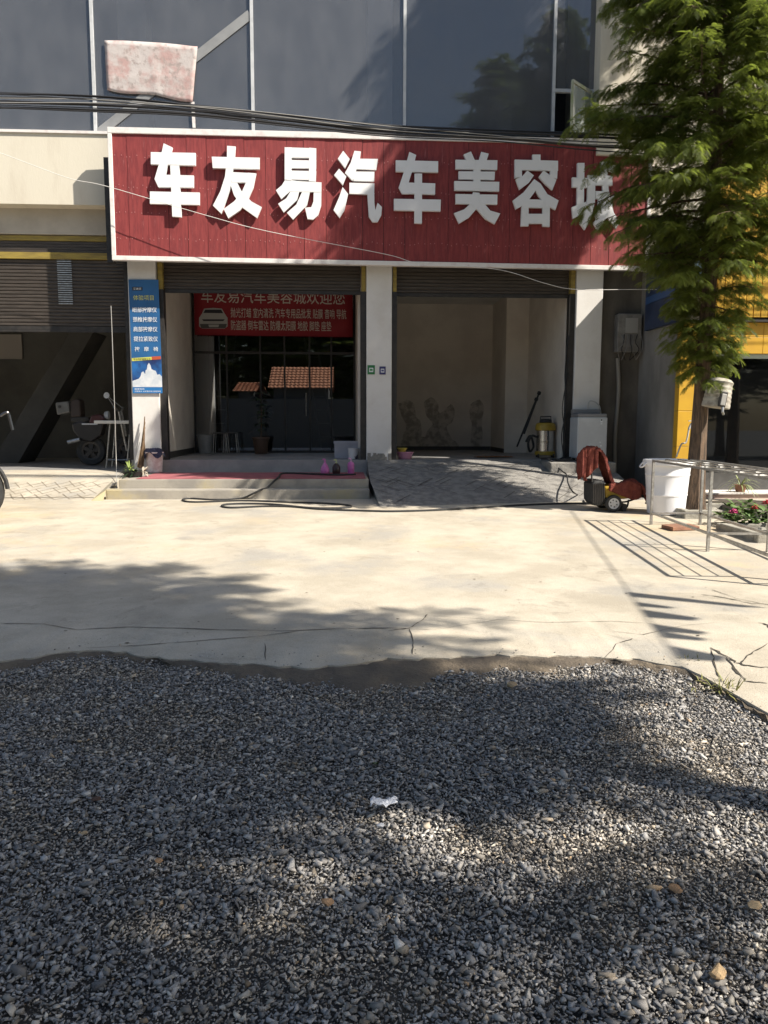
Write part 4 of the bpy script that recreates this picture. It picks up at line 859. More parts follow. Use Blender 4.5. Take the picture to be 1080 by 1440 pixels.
# vacuum cleaner
c = at(766,642,14.95); c.z = .752; t = thing('vacuum_cleaner', 'yellow and steel drum vacuum cleaner inside the right opening', 'vacuum', c)
M_vy = mat('vac_yellow', (.42,.28,.03), .45, (.34,.22,.025), 6); M_chr = mat('polished_steel', (.62,.61,.6), .18, metal=1)
k = MB(); k.lathe([(.17,.05),(.195,.06),(.195,.12),(.17,.13)], c, 26); k.build('base', M_vy, t, smooth=True)
k = MB(); k.lathe([(.165,.13),(.165,.30),(.17,.305),(.17,.315),(.165,.32),(.165,.52)], c, 30); k.build('drum', M_chr, t, smooth=True)
k = MB(); k.lathe([(.18,.52),(.195,.53),(.195,.60),(.18,.65),(.15,.67),(.0,.675)], c, 26); hd = k.build('motor_head', M_vy, t, smooth=True)
k = MB(); k.lathe([(.11,.67),(.12,.68),(.11,.73),(.06,.75),(0,.75)], c, 20); k.build('cap', M_rubber, hd, smooth=True)
k = MB(); k.tube([c+Vector((-.10,0,.70)), c+Vector((-.10,0,.79)), c+Vector((.10,0,.79)), c+Vector((.10,0,.70))], .013, 6); k.build('handle', M_rubber, hd)
for a in (.6,2.2,3.8,5.4):
    k = MB(); k.lathe([(.035,-.012),(.04,0),(.035,.012)], c+Vector((cos(a)*.2, sin(a)*.2, .042)), 12, (1,0,0)); k.build('caster', M_rubber, t, smooth=True)
k = MB(); k.tube(smoothpath([c+Vector((-.17,-.02,.40)), c+Vector((-.27,-.02,.42)), c+Vector((-.33,0,.28)), c+Vector((-.28,.05,.12)), c+Vector((-.20,.1,.22)), c+Vector((-.26,.12,.42)), c+Vector((-.34,.15,.3))], 5), .022, 8); k.build('suction_hose', M_rubber, t, smooth=True)
for i, (a, b, lb) in enumerate([((727,628),(754,562),'dark wand leaning left of the vacuum cleaner'), ((737,610),(758,553),'dark pole with knob leaning behind the vacuum cleaner')]):
    p0 = at(*a,15.6); p1 = at(*b,15.9); t = thing('cleaning_pole', lb, 'pole', p0, 'poles by the vacuum cleaner'); k = MB(); k.tube([p0,p1], .018, 8); k.build('shaft', M_rubber, t, smooth=True)
    k = MB(); k.lathe([(.02,-.03),(.038,-.02),(.038,.03),(.02,.04)], p1, 10, (p1-p0).normalized()); k.build('knob', M_rubber, t, smooth=True)
t = thing('floor_cloth', 'orange brown cloth lying flat beside the vacuum cleaner', 'cloth', zp(722,641,.752))
k = MB(); a = Vector((2.7,15.0,0)); k.sheet([[Vector((2.55+.08*i+.03*sin(j*2+i), 14.85+.10*j, .765+.012*abs(sin(i*1.3+j)))) for i in range(10)] for j in range(5)]); k.build('sheet', mat('orange_cloth', (.22,.09,.03), .9), t, smooth=True, solid=.004)
for i, dx in enumerate((0,.03,.07)):
    k = MB(); p = at(796,520,14.1); k.tube(smoothpath([Vector((4.05+dx*.5,14.13,3.0-i*.4)), Vector((4.00+dx,14.12,2.3)), Vector((4.04-dx,14.11,1.7)), Vector((3.97+dx,14.11,1.2)), Vector((4.0,14.1,.80)), Vector((3.8-dx*3,14.05,.765))], 6), .009, 5)
    k.build('power_cord', M_cable, smooth=True, tag=('black power cord hanging down the right jamb, %s of three' % ['innermost','middle','outermost'][i], 'cord', 'cords on the right jamb'))

# washing machine
c = at(831,643,13.6); c.z = .755
t = thing('washing_machine', 'grey white washing machine standing before the right column', 'washing machine', (c.x,13.82,.755)); wx0, wx1 = at(811,640,13.58).x, at(853,640,13.58).x; wt = .755+.86
M_wm = mat('appliance_white', (.52,.54,.56), .35, (.46,.48,.50), 3)
k = MB(); k.box(wx0,wx1,13.58,14.06,.80,wt-.09); k.build('cabinet', M_wm, t, bevel=.02)
k = MB(); k.box(wx0+.01,wx1-.01,13.60,14.05,wt-.089,wt-.03); k.build('lid', mat('lid_grey', (.22,.22,.23), .4), t, bevel=.012)
k = MB(); k.box(wx0+.01,wx1-.01,13.94,14.06,wt-.03,wt+.05); k.build('control_panel', mat('lid_grey', (.2,.2,.2)), t, bevel=.01)
for sx in (0,1):
    for sy in (0,1): k = MB(); k.lathe([(.03,0),(.03,.048)], (wx0+.06+sx*(wx1-wx0-.12), 13.66+sy*.3, .755), 10); k.build('foot', M_rubber, t)
for (px, py, w_, h_) in [(846,592,.035,.05),(846,596,.03,.02),(845,627,.03,.025),(847,635,.04,.03),(844,622,.02,.02)]:
    p = at(px, py, 13.575); k = MB(); k.box(p.x-w_/2,p.x+w_/2,13.5745,13.5795,p.z-h_/2,p.z+h_/2); k.build('sticker', M_pw, t)
k = MB(); p = at(846,591,13.573); k.box(p.x-.012,p.x+.012,13.573,13.5742,p.z-.008,p.z+.016); k.build('sticker', M_pk, t)
k = MB(); k.tube(smoothpath([(wx0+.3,14.0,wt+.05),(wx0+.33,13.98,wt+.2),(wx1-.02,14.02,wt+.12),(wx1+.03,14.03,wt-.2),(wx1+.02,14.03,1.0)],5), .012, 6); k.build('inlet_hose', mat('pale_hose', (.5,.5,.48), .5), t, smooth=True)
k = MB(); k.tube(smoothpath([(wx0-.02,13.9,.80),(wx0-.2,13.75,.775),(wx0-.38,13.6,.78),(wx0-.3,13.42,.775),(wx0-.1,13.5,.79)],6), .02, 8); k.build('drain_hose', M_rubber, t, smooth=True)

# hoses on the ground
def hz(px, py, md):
    if md == 'm': return zp(px, py, .553)
    if md == 't': return zp(px, py, .405)
    if md == 'r': p = at(px, py, 12.1); return p
    p = gp(px, py, .012); p.z = g(p.y)+.012; return p
def hosepath(l): return smoothpath([hz(*q_) for q_ in l], 6)
k = MB(); pth = [Vector((p.x,p.y,p.z)) for p in (zp(500,667,.555), zp(470,667.5,.555), zp(430,666,.555), zp(398,665.5,.555))]+[zp(392,671,.56), at(386,676,12.36), at(375,686,12.28), at(366,689,12.1), at(356,694,12.08)]
pth += [hz(*q_) for q_ in [(338,701,'g'),(300,702.5,'g'),(266,701,'g'),(257,703.5,'g'),(275,706,'g'),(340,704,'g'),(400,706,'g'),(460,708,'g'),(492,711,'g'),(485,714,'g'),(440,714.5,'g'),(380,709,'g'),(330,708.5,'g'),(312,711,'g'),(325,714,'g'),(372,712,'g'),(410,712.5,'g'),(450,716,'g'),(520,718.5,'g'),(560,719,'g'),(620,717,'g'),(680,713.5,'g'),(740,710,'g'),(800,708,'g'),(832,708,'g')]]
k.tube(smoothpath(pth, 5), .016, 7); k.build('water_hose', M_rubber, smooth=True, tag=('long black hose looped before the steps and running to the pressure washer', 'hose'))
k = MB(); k.tube(smoothpath([Vector((3.55,13.95,.79)), Vector((3.58,13.4,.78)), at(790,662,13.2), at(797,668,12.9), at(799,680,12.0), at(806,692,11.5), hz(816,698,'g'), hz(822,706,'g'), hz(828,708,'g')], 6), .012, 6); k.build('power_cord', M_cable, smooth=True, tag=('black cable curling down from the washing machine to the pressure washer', 'cord'))

# ================================================================== PRESSURE WASHER AND TOWEL
YW = 10.75; gz = g(YW)
def ex(name, poly, y0, dep, m, par, bevel=0.0):
    k = MB(); k.prism([at(x, y, y0) for x, y in poly], (0,dep,0)); return k.build(name, m, par, bevel=bevel)
PWc = at(865,717,YW); PWc.z = gz
pwt = thing('pressure_washer', 'yellow and black wheeled pressure washer half covered by a maroon towel', 'pressure washer', PWc)
M_py2 = mat('washer_yellow', (.50,.32,.02), .4, (.40,.25,.02), 5)
ex('body', [(850,684),(868,682),(886,685),(893,693),(890,700.5),(876,702),(852,701)], YW-.17, .34, M_py2, pwt, bevel=.02)
mc = ex('motor_cover', [(832,681),(836,676),(847,676),(851,681),(852,704),(848,711),(837,712),(832,704)], YW-.19, .38, M_rubber, pwt, bevel=.025)
for i in range(6):
    x = 834.5+i*2.9; ex('rib', [(x,680),(x+1.2,680),(x+1.2,707),(x,707)], YW-.202, .014, M_black, mc)
def wheel(c, r, wd, par, spokes=6, M_alu=M_alu):
    k = MB(); k.lathe([(r*.66,-wd*.5),(r*.92,-wd*.5),(r,-wd*.28),(r,wd*.28),(r*.92,wd*.5),(r*.66,wd*.5),(r*.66,-wd*.5)], c, 32, (0,1,0)); w_ = k.build('wheel', M_rubber, par, smooth=True)
    k = MB(); k.lathe([(r*.50,-wd*.42),(r*.655,-wd*.46),(r*.655,wd*.4),(r*.50,wd*.35),(r*.50,-wd*.42)], c, 30, (0,1,0)); k.build('rim', M_alu, w_, smooth=True)
    k = MB(); k.lathe([(0,-wd*.52),(r*.16,-wd*.5),(r*.17,wd*.3),(0,wd*.3)], c, 14, (0,1,0)); k.build('hub', M_alu, w_, smooth=True)
    for i in range(spokes):
        a = 2*pi*i/spokes+.2; k = MB(); c_ = Vector(c); k.bar(c_+Vector((cos(a)*r*.15,-wd*.32,sin(a)*r*.15)), c_+Vector((cos(a)*r*.58,-wd*.28,sin(a)*r*.58)), r*.25, wd*.2, (0,1,0)); k.build('spoke', M_alu, w_)
    k = MB(); k.lathe([(0,wd*.1),(r*.6,wd*.1),(r*.6,wd*.14),(0,wd*.14)], c, 20, (0,1,0)); k.build('disc', M_black, w_)
    return w_
wc = at(862.5,706.5,YW-.22); wc.z = g(YW)+.115
wheel(wc, .115, .06, pwt); wheel(wc+Vector((0,.44,0)), .115, .06, pwt)
for yy in (YW-.15, YW+.15):
    k = MB(); k.tube([at(834,706,yy), at(833.5,690,yy), at(832,668,yy), at(827,640,yy), at(830,631,yy)], .012, 6); k.build('handle_tube', M_rubber, pwt, smooth=True)
k = MB(); k.tube([at(830,631,YW-.15), at(830,631,YW+.15)], .014, 6); k.build('handle_grip', M_rubber, pwt)
for pts in [[(852,704),(876,706),(889,703),(903,698),(909,704),(908,708)],[(884,703),(882,712),(877,716)],[(893,700),(900,697),(909,697)],[(872,704),(871,711)]]:
    k = MB(); k.tube(smoothpath([at(x, y, YW-.2+.03*i) for i, (x, y) in enumerate(pts)], 4), .013, 6); k.build('pump_pipe', M_rubber, pwt, smooth=True)
k = MB(); a = at(877,713,YW-.15); k.box(a.x-.03,a.x+.03,YW-.18,YW+.18,gz+.001,gz+.10); k.build('stand', M_black, pwt)
# towel
M_tw = mat('maroon_towel', (.235,.07,.052), 1.0, (.155,.045,.038), 14, 9, bump=1.0, bscale=45, bdist=.03, spec=.1)
def towel(name, lab, path, w0, w1, rows_=11, seed=1, yc=YW):
    rd = random.Random(seed); pts = smoothpath([at(x, y, yc) for x, y in path], 4); k = MB(); sh = []
    for j in range(rows_):
        v_ = j/(rows_-1)*2-1; row = []
        for i, p in enumerate(pts):
            t_ = i/(len(pts)-1); wd = w0+(w1-w0)*t_
            row.append(p+Vector((.016*sin(v_*9+t_*5)+.014*sin(v_*17+t_*6)+rd.gauss(0,.004), v_*wd/2*(1+.08*sin(t_*9)), -.05*abs(v_)**3+.018*sin(v_*11+t_*14+seed)+rd.gauss(0,.005))))
        sh.append(row)
    k.sheet(sh); o_ = k.build(name, M_tw, smooth=True, solid=.008); return setp(o_, lab, 'towel')
tw = towel('towel', 'maroon towel draped from the pressure washer handle along its body', [(819,671),(817.5,655),(819,640),(824,631),(832,628),(840,631),(846,641),(850,655),(855,670),(862,680.5),(872,681),(880,678),(888,675),(895,678),(900,688),(904,699)], .36, .40)
rows = []
for j in range(9):
    t_ = j/8; row = []
    for i in range(15):
        u_ = i/14; x = 856+46*u_; ytop = 680-4*sin(pi*min(1,max(0,(u_-.3)/.6)))+6*max(0,u_-.8)*2; ybot = 690+13*min(1,u_*1.4)-6*max(0,u_-.85)*4
        p = at(x, ytop+(ybot-ytop)*t_, YW-.205-.012*sin(u_*14+t_*2)-.01*sin(u_*25)); row.append(p)
    rows.append(row)
k = MB(); k.sheet(rows); k.build('front_fold', M_tw, tw, smooth=True, solid=.006)
rows = []
for j in range(9):
    t_ = j/8; row = []
    for i in range(13):
        u_ = i/12; x = 818+24*u_; ytop = 632-3*sin(pi*u_); ybot = 669+5*sin(u_*5)-6*u_
        row.append(at(x-1*t_, ytop+(ybot-ytop)*t_, YW-.19-.022*sin(u_*15)*t_-.008*sin(u_*31)))
    rows.append(row)
k = MB(); k.sheet(rows); k.build('hanging_fold', M_tw, tw, smooth=True, solid=.006)

# ================================================================== WHITE BARREL
c = gp(936,722); c.z = g(c.y); sc = c.y/FPX
t = thing('barrel', 'large open white plastic barrel standing beside the tree trunk', 'barrel', c); Hb = .735
k = MB(); k.lathe([(.225,.0),(.245,.012),(.262,.25),(.268,.255),(.268,.275),(.265,.28),(.283,.52),(.289,.525),(.289,.545),(.286,.55),(.298,.66),(.322,.662),(.328,.69),(.322,.735),(.305,.738),(.296,.72),(.29,.65),(.238,.03),(0,.028)], c, 40); k.build('body', M_plastic_w, t, smooth=True)
for sg in (-1,1):
    k = MB(); k.tube(smoothpath([c+Vector((sg*.322,-.06,.69)), c+Vector((sg*.365,-.05,.64)), c+Vector((sg*.365,.05,.64)), c+Vector((sg*.322,.06,.69))],4), .012, 6); k.build('handle', M_plastic_w, t, smooth=True)

# ================================================================== STEEL RACK
A0 = gp(915,737.6); B0 = gp(995,775.5); dirr = (B0-A0).normalized(); dirr.z = 0; dirr.normalize()
RX = Vector((-dirr.y, dirr.x, 0)); RX = RX if RX.x > 0 else -RX; RWd = .60; RL = 3.35
rk = thing('drying_rack', 'long galvanised steel wire rack on legs in front of the barrel', 'rack', A0)
def rpnt(l, w_, z): p = A0+dirr*l+RX*w_; return Vector((p.x, p.y, z))
ZT_ = .975
for l in (.01, (B0-A0).length, RL):
    for w_ in (0, RWd): 
        p = rpnt(l, w_, 0); k = MB(); k.bar(Vector((p.x,p.y,g(p.y))), Vector((p.x,p.y,ZT_-.012)), .028, .028, (0,1,0)); k.build('leg', M_steel, rk)
for w_ in (0, RWd):
    for z in (ZT_, .335): k = MB(); k.bar(rpnt(-.012,w_,z), rpnt(RL+.012,w_,z), .024, .024); k.build('rail', M_steel, rk)
for l in (0.02, (B0-A0).length-.02, RL-.02):
    for z in (ZT_-.001, .333): k = MB(); k.bar(rpnt(l,.014,z), rpnt(l,RWd-.014,z), .022, .022); k.build('crossbar', M_steel, rk)
for w_ in (.15,.30,.45): k = MB(); k.tube([rpnt(.0,w_,ZT_+.016), rpnt(RL*.5,w_,ZT_+.008), rpnt(RL,w_,ZT_+.016)], .0075, 6); k.build('wire', M_steel, rk)
for i in range(1,8):
    l = RL*i/8; k = MB(); k.tube([rpnt(l,0,ZT_-.004), rpnt(l,RWd,ZT_-.004)], .005, 5); k.build('wire', M_steel, rk)

# tile slab, troughs, flowers
c = gp(956,744); k = MB(); Mx = frame(Vector((c.x,c.y,g(c.y)+.002)), .25); k.M = Mx
k.prism([(-.20,-.13,0),(.16,-.15,0),(.21,.10,0),(.02,.14,0),(-.18,.11,0)], (0,0,.045)); k.build('broken_tile', mat('clay', (.30,.15,.09), .85, (.22,.11,.07), 9, bump=.4), bevel=.006, tag=('broken red clay tile lying under the steel rack', 'tile'))
M_kerb = mat('kerb_concrete', (.36,.34,.29), .9, (.25,.235,.20), 6, 8, bump=.5, bscale=40)
def trough(x0, x1, y0, y1, lab):
    zc = g((y0+y1)/2); t = thing('planting_pit', lab, 'planting pit', ((x0+x1)/2,(y0+y1)/2,zc), 'planting pits beside the rack')
    for b in [(x0,x1,y0,y0+.09),(x0,x1,y1-.09,y1),(x0,x0+.09,y0+.092,y1-.092),(x1-.09,x1,y0+.092,y1-.092)]:
        k = MB(); k.box(*b, zc-.1, zc+.095+random.uniform(-.01,.012)); k.build('kerb', M_kerb, t, bevel=.012)
    k = MB(); k.sheet([[(x0+.05+(x1-x0-.1)*i/8, y0+.05+(y1-y0-.1)*j/8, zc+.012+.012*sin(i*2+j)) for i in range(9)] for j in range(9)]); k.build('soil', M_soil, t, smooth=True)
    for q_ in range(6):
        k = MB(); a = (random.uniform(x0+.15,x1-.15), random.uniform(y0+.15,y1-.15), zc+.035); r = random.uniform(.025,.06); k.lathe([(0,-r*.6),(r*.8,-r*.4),(r,0),(r*.6,r*.5),(0,r*.6)], a, 6); k.build('stone', M_kerb, t)
trough(4.42,5.45,8.05,9.0,'concrete edged soil pit beside the rack, nearer the camera')
trough(4.42,5.45,9.85,10.85,'concrete edged soil pit around the tree trunk')
rdF = random.Random(5)
M_fl = mat('flower_leaf', (.07,.13,.03), .5, (.10,.17,.05), 9, 5)
flw = {1:(1032,722,(.45,.03,.16),'pink'), 4:(1063,716,(.42,.012,.025),'red'), 6:(1079,709,(.42,.012,.03),'crimson')}
spots = [(1012,738),(1030,742),(1022,730),(1046,744),(1062,738),(1050,728),(1078,742),(1082,730),(1105,745),(1105,730)]
names = ['leftmost low','pink flowered','small bushy','front leafy','red flowered','rear bushy','crimson flowered','pale leafy','outer front','outer rear']
for i, (px, py) in enumerate(spots):
    c = gp(px, py); c.x += .1; c.z = g(c.y)
    t = thing('flowering_plant', names[i]+' bedding plant in the flower bed by the pink sill', 'plant', c, 'bedding plants by the neighbour')
    k = MB()
    for q_ in range(6): leaves(k, c+Vector((rdF.uniform(-.1,.1), rdF.uniform(-.1,.1), .02+.035*q_)), 9, .07, .17, .03, 1.0, .7, i*10+q_, 3)
    k.build('leaf_cluster', M_fl, t, smooth=True)
    if i in flw:
        fx_, fy_, cc_, _ = flw[i]; p = at(fx_, fy_, c.y); k = MB(); k.tube([c, p], .006, 5); k.build('stem', M_fl, t)
        k = MB()
        for ring, (rr, zz) in enumerate([(.075,0),(.06,.02),(.035,.035)]):
            for a in np.linspace(0, 2*pi, 9)[:-1]:
                a += ring*.3; u_ = Vector((cos(a), sin(a), 0)); s_ = Vector((-sin(a), cos(a), 0)); k.add([p+Vector((0,0,zz)), p+u_*rr*.6-s_*rr*.3+Vector((0,0,zz+.02)), p+u_*rr+Vector((0,0,zz+.005)), p+u_*rr*.6+s_*rr*.3+Vector((0,0,zz+.02))], [(0,1,2,3)])
        k.build('flower', mat('petal_%d' % i, cc_, .6), t)
k = MB(); k.sheet([[(x, y, g(y)+.02+.012*sin(x*7)*sin(y*9)) for x in np.linspace(5.47,8,20)] for y in np.linspace(8.2,11.7,20)]); k.build('flower_bed', M_soil, smooth=True, tag=(None,None,None,'structure'))
c = at(1050,692,12.0); c.z = .335; t = thing('spider_plant', 'thin bladed plant standing on the sill before the dark window', 'plant', (c.x,12.2,.338)); c = Vector((c.x,12.2,.338))
k = MB(); k.lathe([(.07,0),(.09,.10),(.10,.11),(.085,.11),(.0,.09)], c, 16); k.build('pot', mat('clay', (.3,.15,.09)), t, smooth=True)
k = MB(); leaves(k, c+Vector((0,0,.1)), 34, .2, .42, .008, 1, 1.0, 77, 6); k.build('blade', mat('spider_leaf', (.25,.29,.12), .5), t, smooth=True)

# jug hung on the trunk, tap and pipe beside it
c = at(1006,573,TP.y-.20); zt = at(1006,531,TP.y-.20).z
t = thing('hanging_jug', 'dirty white upturned plastic jug tied to the tree trunk', 'jug', c)
Mx = frame(Vector((c.x, c.y, c.z)), 0, 0, radians(9)); k = MB(Mx); h = zt-c.z
prof_ = [(.172,0),(.177,.02)]
for i in range(5): zz = .05+i*.055; prof_ += [(.176-.004*i,zz),(.171-.004*i,zz+.015),(.171-.004*i,zz+.03),(.175-.004*i,zz+.045)]
prof_ += [(.165,h*.86),(.13,h*.95),(.06,h),(0,h)]
k.lathe(prof_, (0,0,0), 30); k.build('shell', mat('dirty_plastic', (.42,.39,.33), .65, (.22,.19,.155), 9, 8, lo=.40, hi=.68), t, smooth=True)
k = MB(Mx); k.box(-.07,.03,-.215,-.185,-.0,.2); k.build('opening', M_black, t, bevel=.01)
k = MB(Mx); k.box(-.05,.015,-.225,-.21,.02,.17); k.build('meter', mat('meter_pale', (.34,.33,.31)), t, bevel=.01)
k = MB(Mx); k.tube([(0,-.2,.0),(0,-.22,-.06),(.03,-.2,-.09)], .016, 6); k.build('spout', M_steel, t)
x_ = at(983,600,10.62)
t = thing('water_tap', 'grey standpipe with a tap just left of the tree trunk', 'tap', (x_.x,10.62,g(10.6)))
k = MB(); k.tube([(x_.x,10.62,g(10.6)),(x_.x,10.62,1.5),(x_.x+.03,10.62,at(984,525,10.62).z)], .022, 8); k.build('pipe', M_steel, t, smooth=True)
p = at(972,596,10.6); k = MB(); k.tube([(x_.x,10.6,p.z),(p.x,10.6,p.z),(p.x-.03,10.6,p.z-.07)], .017, 7); k.build('faucet', M_alu, t, smooth=True)
k = MB(); k.bar((p.x-.04,10.6,p.z+.04),(p.x+.05,10.6,p.z+.04), .02, .012); k.build('faucet_lever', M_alu, t)
k = MB(); k.tube(smoothpath([(p.x-.03,10.6,p.z-.07), (p.x-.06,10.6,p.z-.25), at(958,625,10.6), at(951,643,10.6)],5), .011, 6); k.build('tube', mat('pale_hose', (.5,.5,.48)), t, smooth=True)

# ================================================================== LEFT EDGE: parked off-road car
cw = at(-48,689,9.55); cw.z = g(9.55)+.40
car = thing('parked_car', 'black off-road car at the left edge, only its front wheel showing', 'car', (cw.x,9.6,g(10))); car.rotation_euler.z = radians(25)
M_car = mat('car_black', (.012,.012,.014), .25, coat=1.0, spec=.5)
def cwheel(c): 
    return wheel(c, .40, .24, car, 7)
for dx in (0,-2.55):
    for dy in (.08,1.55): cwheel(Vector((cw.x+dx, 9.58+dy, cw.z)))
zg = g(10)
def cp(l): return [(cw.x+x, 0, zg+z) for x, z in l]
k = MB(); prof_ = [(.30,.62),(.33,.95),(.28,1.10),(-.75,1.20),(-1.35,1.78),(-3.35,1.82),(-3.5,1.15),(-3.5,.55),(-3.1,.5),(-3.02,.78),(-2.75,.93),(-2.35,.93),(-2.08,.78),(-2.0,.5),(-.55,.5),(-.47,.78),(-.2,.93),(.18,.93),(.28,.75)]
k.prism([(x, 9.62, z) for x, _, z in cp(prof_)], (0,1.6,0)); body = k.build('body', M_car, car, bevel=.05)
k = MB(); k.prism([(x, 9.605, z) for x, _, z in cp([(-.9,1.24),(-1.42,1.72),(-2.2,1.74),(-2.2,1.24)])], (0,.02,0)); k.build('window', M_glow, car)
k = MB(); k.prism([(x, 9.605, z) for x, _, z in cp([(-2.28,1.24),(-2.28,1.74),(-3.25,1.74),(-3.35,1.24)])], (0,.02,0)); k.build('window', M_glow, car)
k = MB(); k.box(cw.x-.75,cw.x-.55,9.40,9.6,zg+1.22,zg+1.38); k.build('mirror', M_car, car, bevel=.03)
k = MB(); k.box(cw.x+.30,cw.x+.35,9.68,9.95,zg+.84,zg+1.0); k.build('headlight', M_alu, car, bevel=.02)
k = MB(); k.tube([Vector((cw.x+.43*cos(a), 9.56, cw.z+.43*sin(a)*1.05)) for a in np.linspace(.05, pi-.05, 14)], .03, 6); k.build('wheel_arch', M_rubber, car, smooth=True)
k = MB(); k.box(cw.x-1.6,cw.x-1.42,9.59,9.62,zg+1.0,zg+1.04); k.build('door_handle', M_black, car)
k = MB(); k.tube(smoothpath([at(-10,585,9.5), at(0,580,9.5), at(4,592,9.5), at(7,605,9.5)],4), .02, 6); k.build('snorkel', M_car, car, smooth=True)

# ================================================================== LEFT UNIT: motorcycle and table
mc0 = at(122,640,15.9); mc0.z = .553
mo = thing('motorcycle', 'dark motorcycle with grey rear box parked inside the left unit', 'motorcycle', mc0)
def mx(px, py, dy=0): return at(px, py, 15.9+dy)
M_md = mat('bike_dark', (.02,.018,.018), .35, (.03,.026,.026), 6)
wheel(Vector((mx(103,0).x,15.9,.553+.29)), .29, .11, mo, 5, M_md); wheel(Vector((mx(158,0).x,15.9,.553+.29)), .29, .11, mo, 5, M_md)
def mp_(name, poly, dep, m, bev=.03): k = MB(); k.prism([mx(x, y, -dep/2) for x, y in poly], (0,dep,0)); return k.build(name, m, mo, bevel=bev)
mp_('frame_body', [(100,596),(112,592),(128,596),(140,590),(146,596),(142,612),(128,622),(112,618),(102,606)], .26, M_md)
mp_('fuel_tank', [(124,594),(128,584),(140,582),(147,588),(146,596),(130,598)], .24, mat('bike_maroon', (.07,.02,.02), .3))
mp_('seat', [(98,592),(100,586),(124,586),(126,592),(112,596)], .24, M_rubber)
mp_('seat_back', [(99,587),(98,566),(104,560),(112,562),(114,586)], .30, mat('brown_vinyl', (.03,.02,.017), .6))
bx_ = mp_('rear_box', [(77,566),(96,564),(98,580),(80,584)], .34, mat('box_grey', (.15,.15,.145), .4, (.11,.11,.105), 5))
p = mx(84,572,-.185); k = MB(); k.lathe([(0,0),(.03,0),(.03,.01),(0,.01)], p, 12, (0,-1,0)); k.build('lock', M_black, bx_)
k = MB(); k.box(mx(94,0).x,mx(117,0).x,15.74,15.76,mx(0,597).z,mx(0,595).z); k.build('trim', M_alu, mo)
for sg in (-1,1):
    k = MB(); k.tube([Vector((mx(158,0).x,15.9+sg*.09,.85)), Vector((mx(148,0).x,15.9+sg*.09,mx(0,578).z)), Vector((mx(146,0).x,15.9+sg*.32,mx(0,572).z))], .02, 6); k.build('fork', M_steel, mo, smooth=True)
    k = MB(); a = mx(150,556,sg*.3); k.tube([Vector((mx(146,0).x,15.9+sg*.28,mx(0,573).z)), a], .008, 5); k.build('mirror_stem', M_steel, mo)
    k = MB(); k.lathe([(0,-.01),(.055,-.01),(.06,.008),(0,.012)], a, 14, (-.2,-1,.1)); k.build('mirror', M_alu, mo, smooth=True)
k = MB(); k.lathe([(0,-.08),(.07,-.06),(.085,0),(.08,.02),(0,.03)], mx(152,584), 14, (1,0,0)); k.build('headlight', M_alu, mo, smooth=True)
k = MB(); k.tube([mx(112,618,-.16), mx(95,622,-.18)], .04, 8); k.build('exhaust', M_steel, mo, smooth=True)
ta = at(132,592,15.1); tbx = at(187,592,15.1); t = thing('side_table', 'narrow pale topped folding table beside the left column', 'table', (ta.x+.3,15.3,.553))
k = MB(); k.box(ta.x,tbx.x-.02,15.1,15.6,ta.z-.05,ta.z+.01); k.build('tabletop', mat('table_top', (.62,.60,.56), .5), t, bevel=.006)
for xx in (ta.x+.22, tbx.x-.12):
    for yy in (15.16,15.54): k = MB(); k.tube([(xx-.04,yy,.553),(xx+.06,yy,ta.z-.05)], .014, 6); k.build('leg', M_steel, t)
    k = MB(); k.tube([(xx,15.16,.72),(xx,15.54,.72)], .01, 5); k.build('stretcher', M_steel, t)
k = MB(); k.tube([(ta.x+.2,15.16,.70),(tbx.x-.12,15.16,.70)], .012, 5); k.build('stretcher', M_steel, t)
# pale notice board on the rear wall of the left unit
a = at(-30,470,18.95); b = at(32,505,18.95); k = MB(); k.box(a.x,b.x,18.93,18.98,b.z,a.z); k.build('wall_board', mat('pale_board', (.35,.32,.29), .7), tag=('pale rectangular board high on the rear wall of the left unit', 'board'))

# ================================================================== PENNANT LINE (only its shadow falls in view)
HW = 4.4; SH = Vector((SUN.x/-SUN.z, SUN.y/-SUN.z, 0))
def lift(p, h): return Vector((p.x-SH.x*h, p.y-SH.y*h, g(p.y)+h))
L0, L1 = gp(790,700), gp(985,975)
wp = [lift(L0+(L0-L1)*.25, HW), lift(L0, HW), lift(L0.lerp(L1,.5), HW-.03), lift(L1, HW), lift(L1+(L1-L0)*.15, HW)]
pl = thing('pennant_line', 'overhead cord with small hanging flags out to the right', 'pennants', wp[2])
k = MB(); k.tube(smoothpath(wp, 6), .008, 5); k.build('cord', M_cable, pl)
wdir = (wp[3]-wp[1]).normalized()
for (px, py, ex_, ey_, wd) in [(880,832,1075,862,.16),(892,846,945,855,.14),(903,857,972,873,.22),(917,877,992,889,.18),(926,887,980,903,.16),(942,908,1014,924,.26)]:
    a = gp(px, py); b = gp(ex_, ey_); L = (b-a).length/1.03; p = lift(a, HW-.01)
    k = MB(); k.prism([p, p+wdir*wd, p+wdir*wd*.75+Vector((0,0,-L*.8)), p+wdir*wd*.3+Vector((0,0,-L))], (.004,0,0)); k.build('flag', mat('flag_red', (.4,.05,.04), .8), pl)

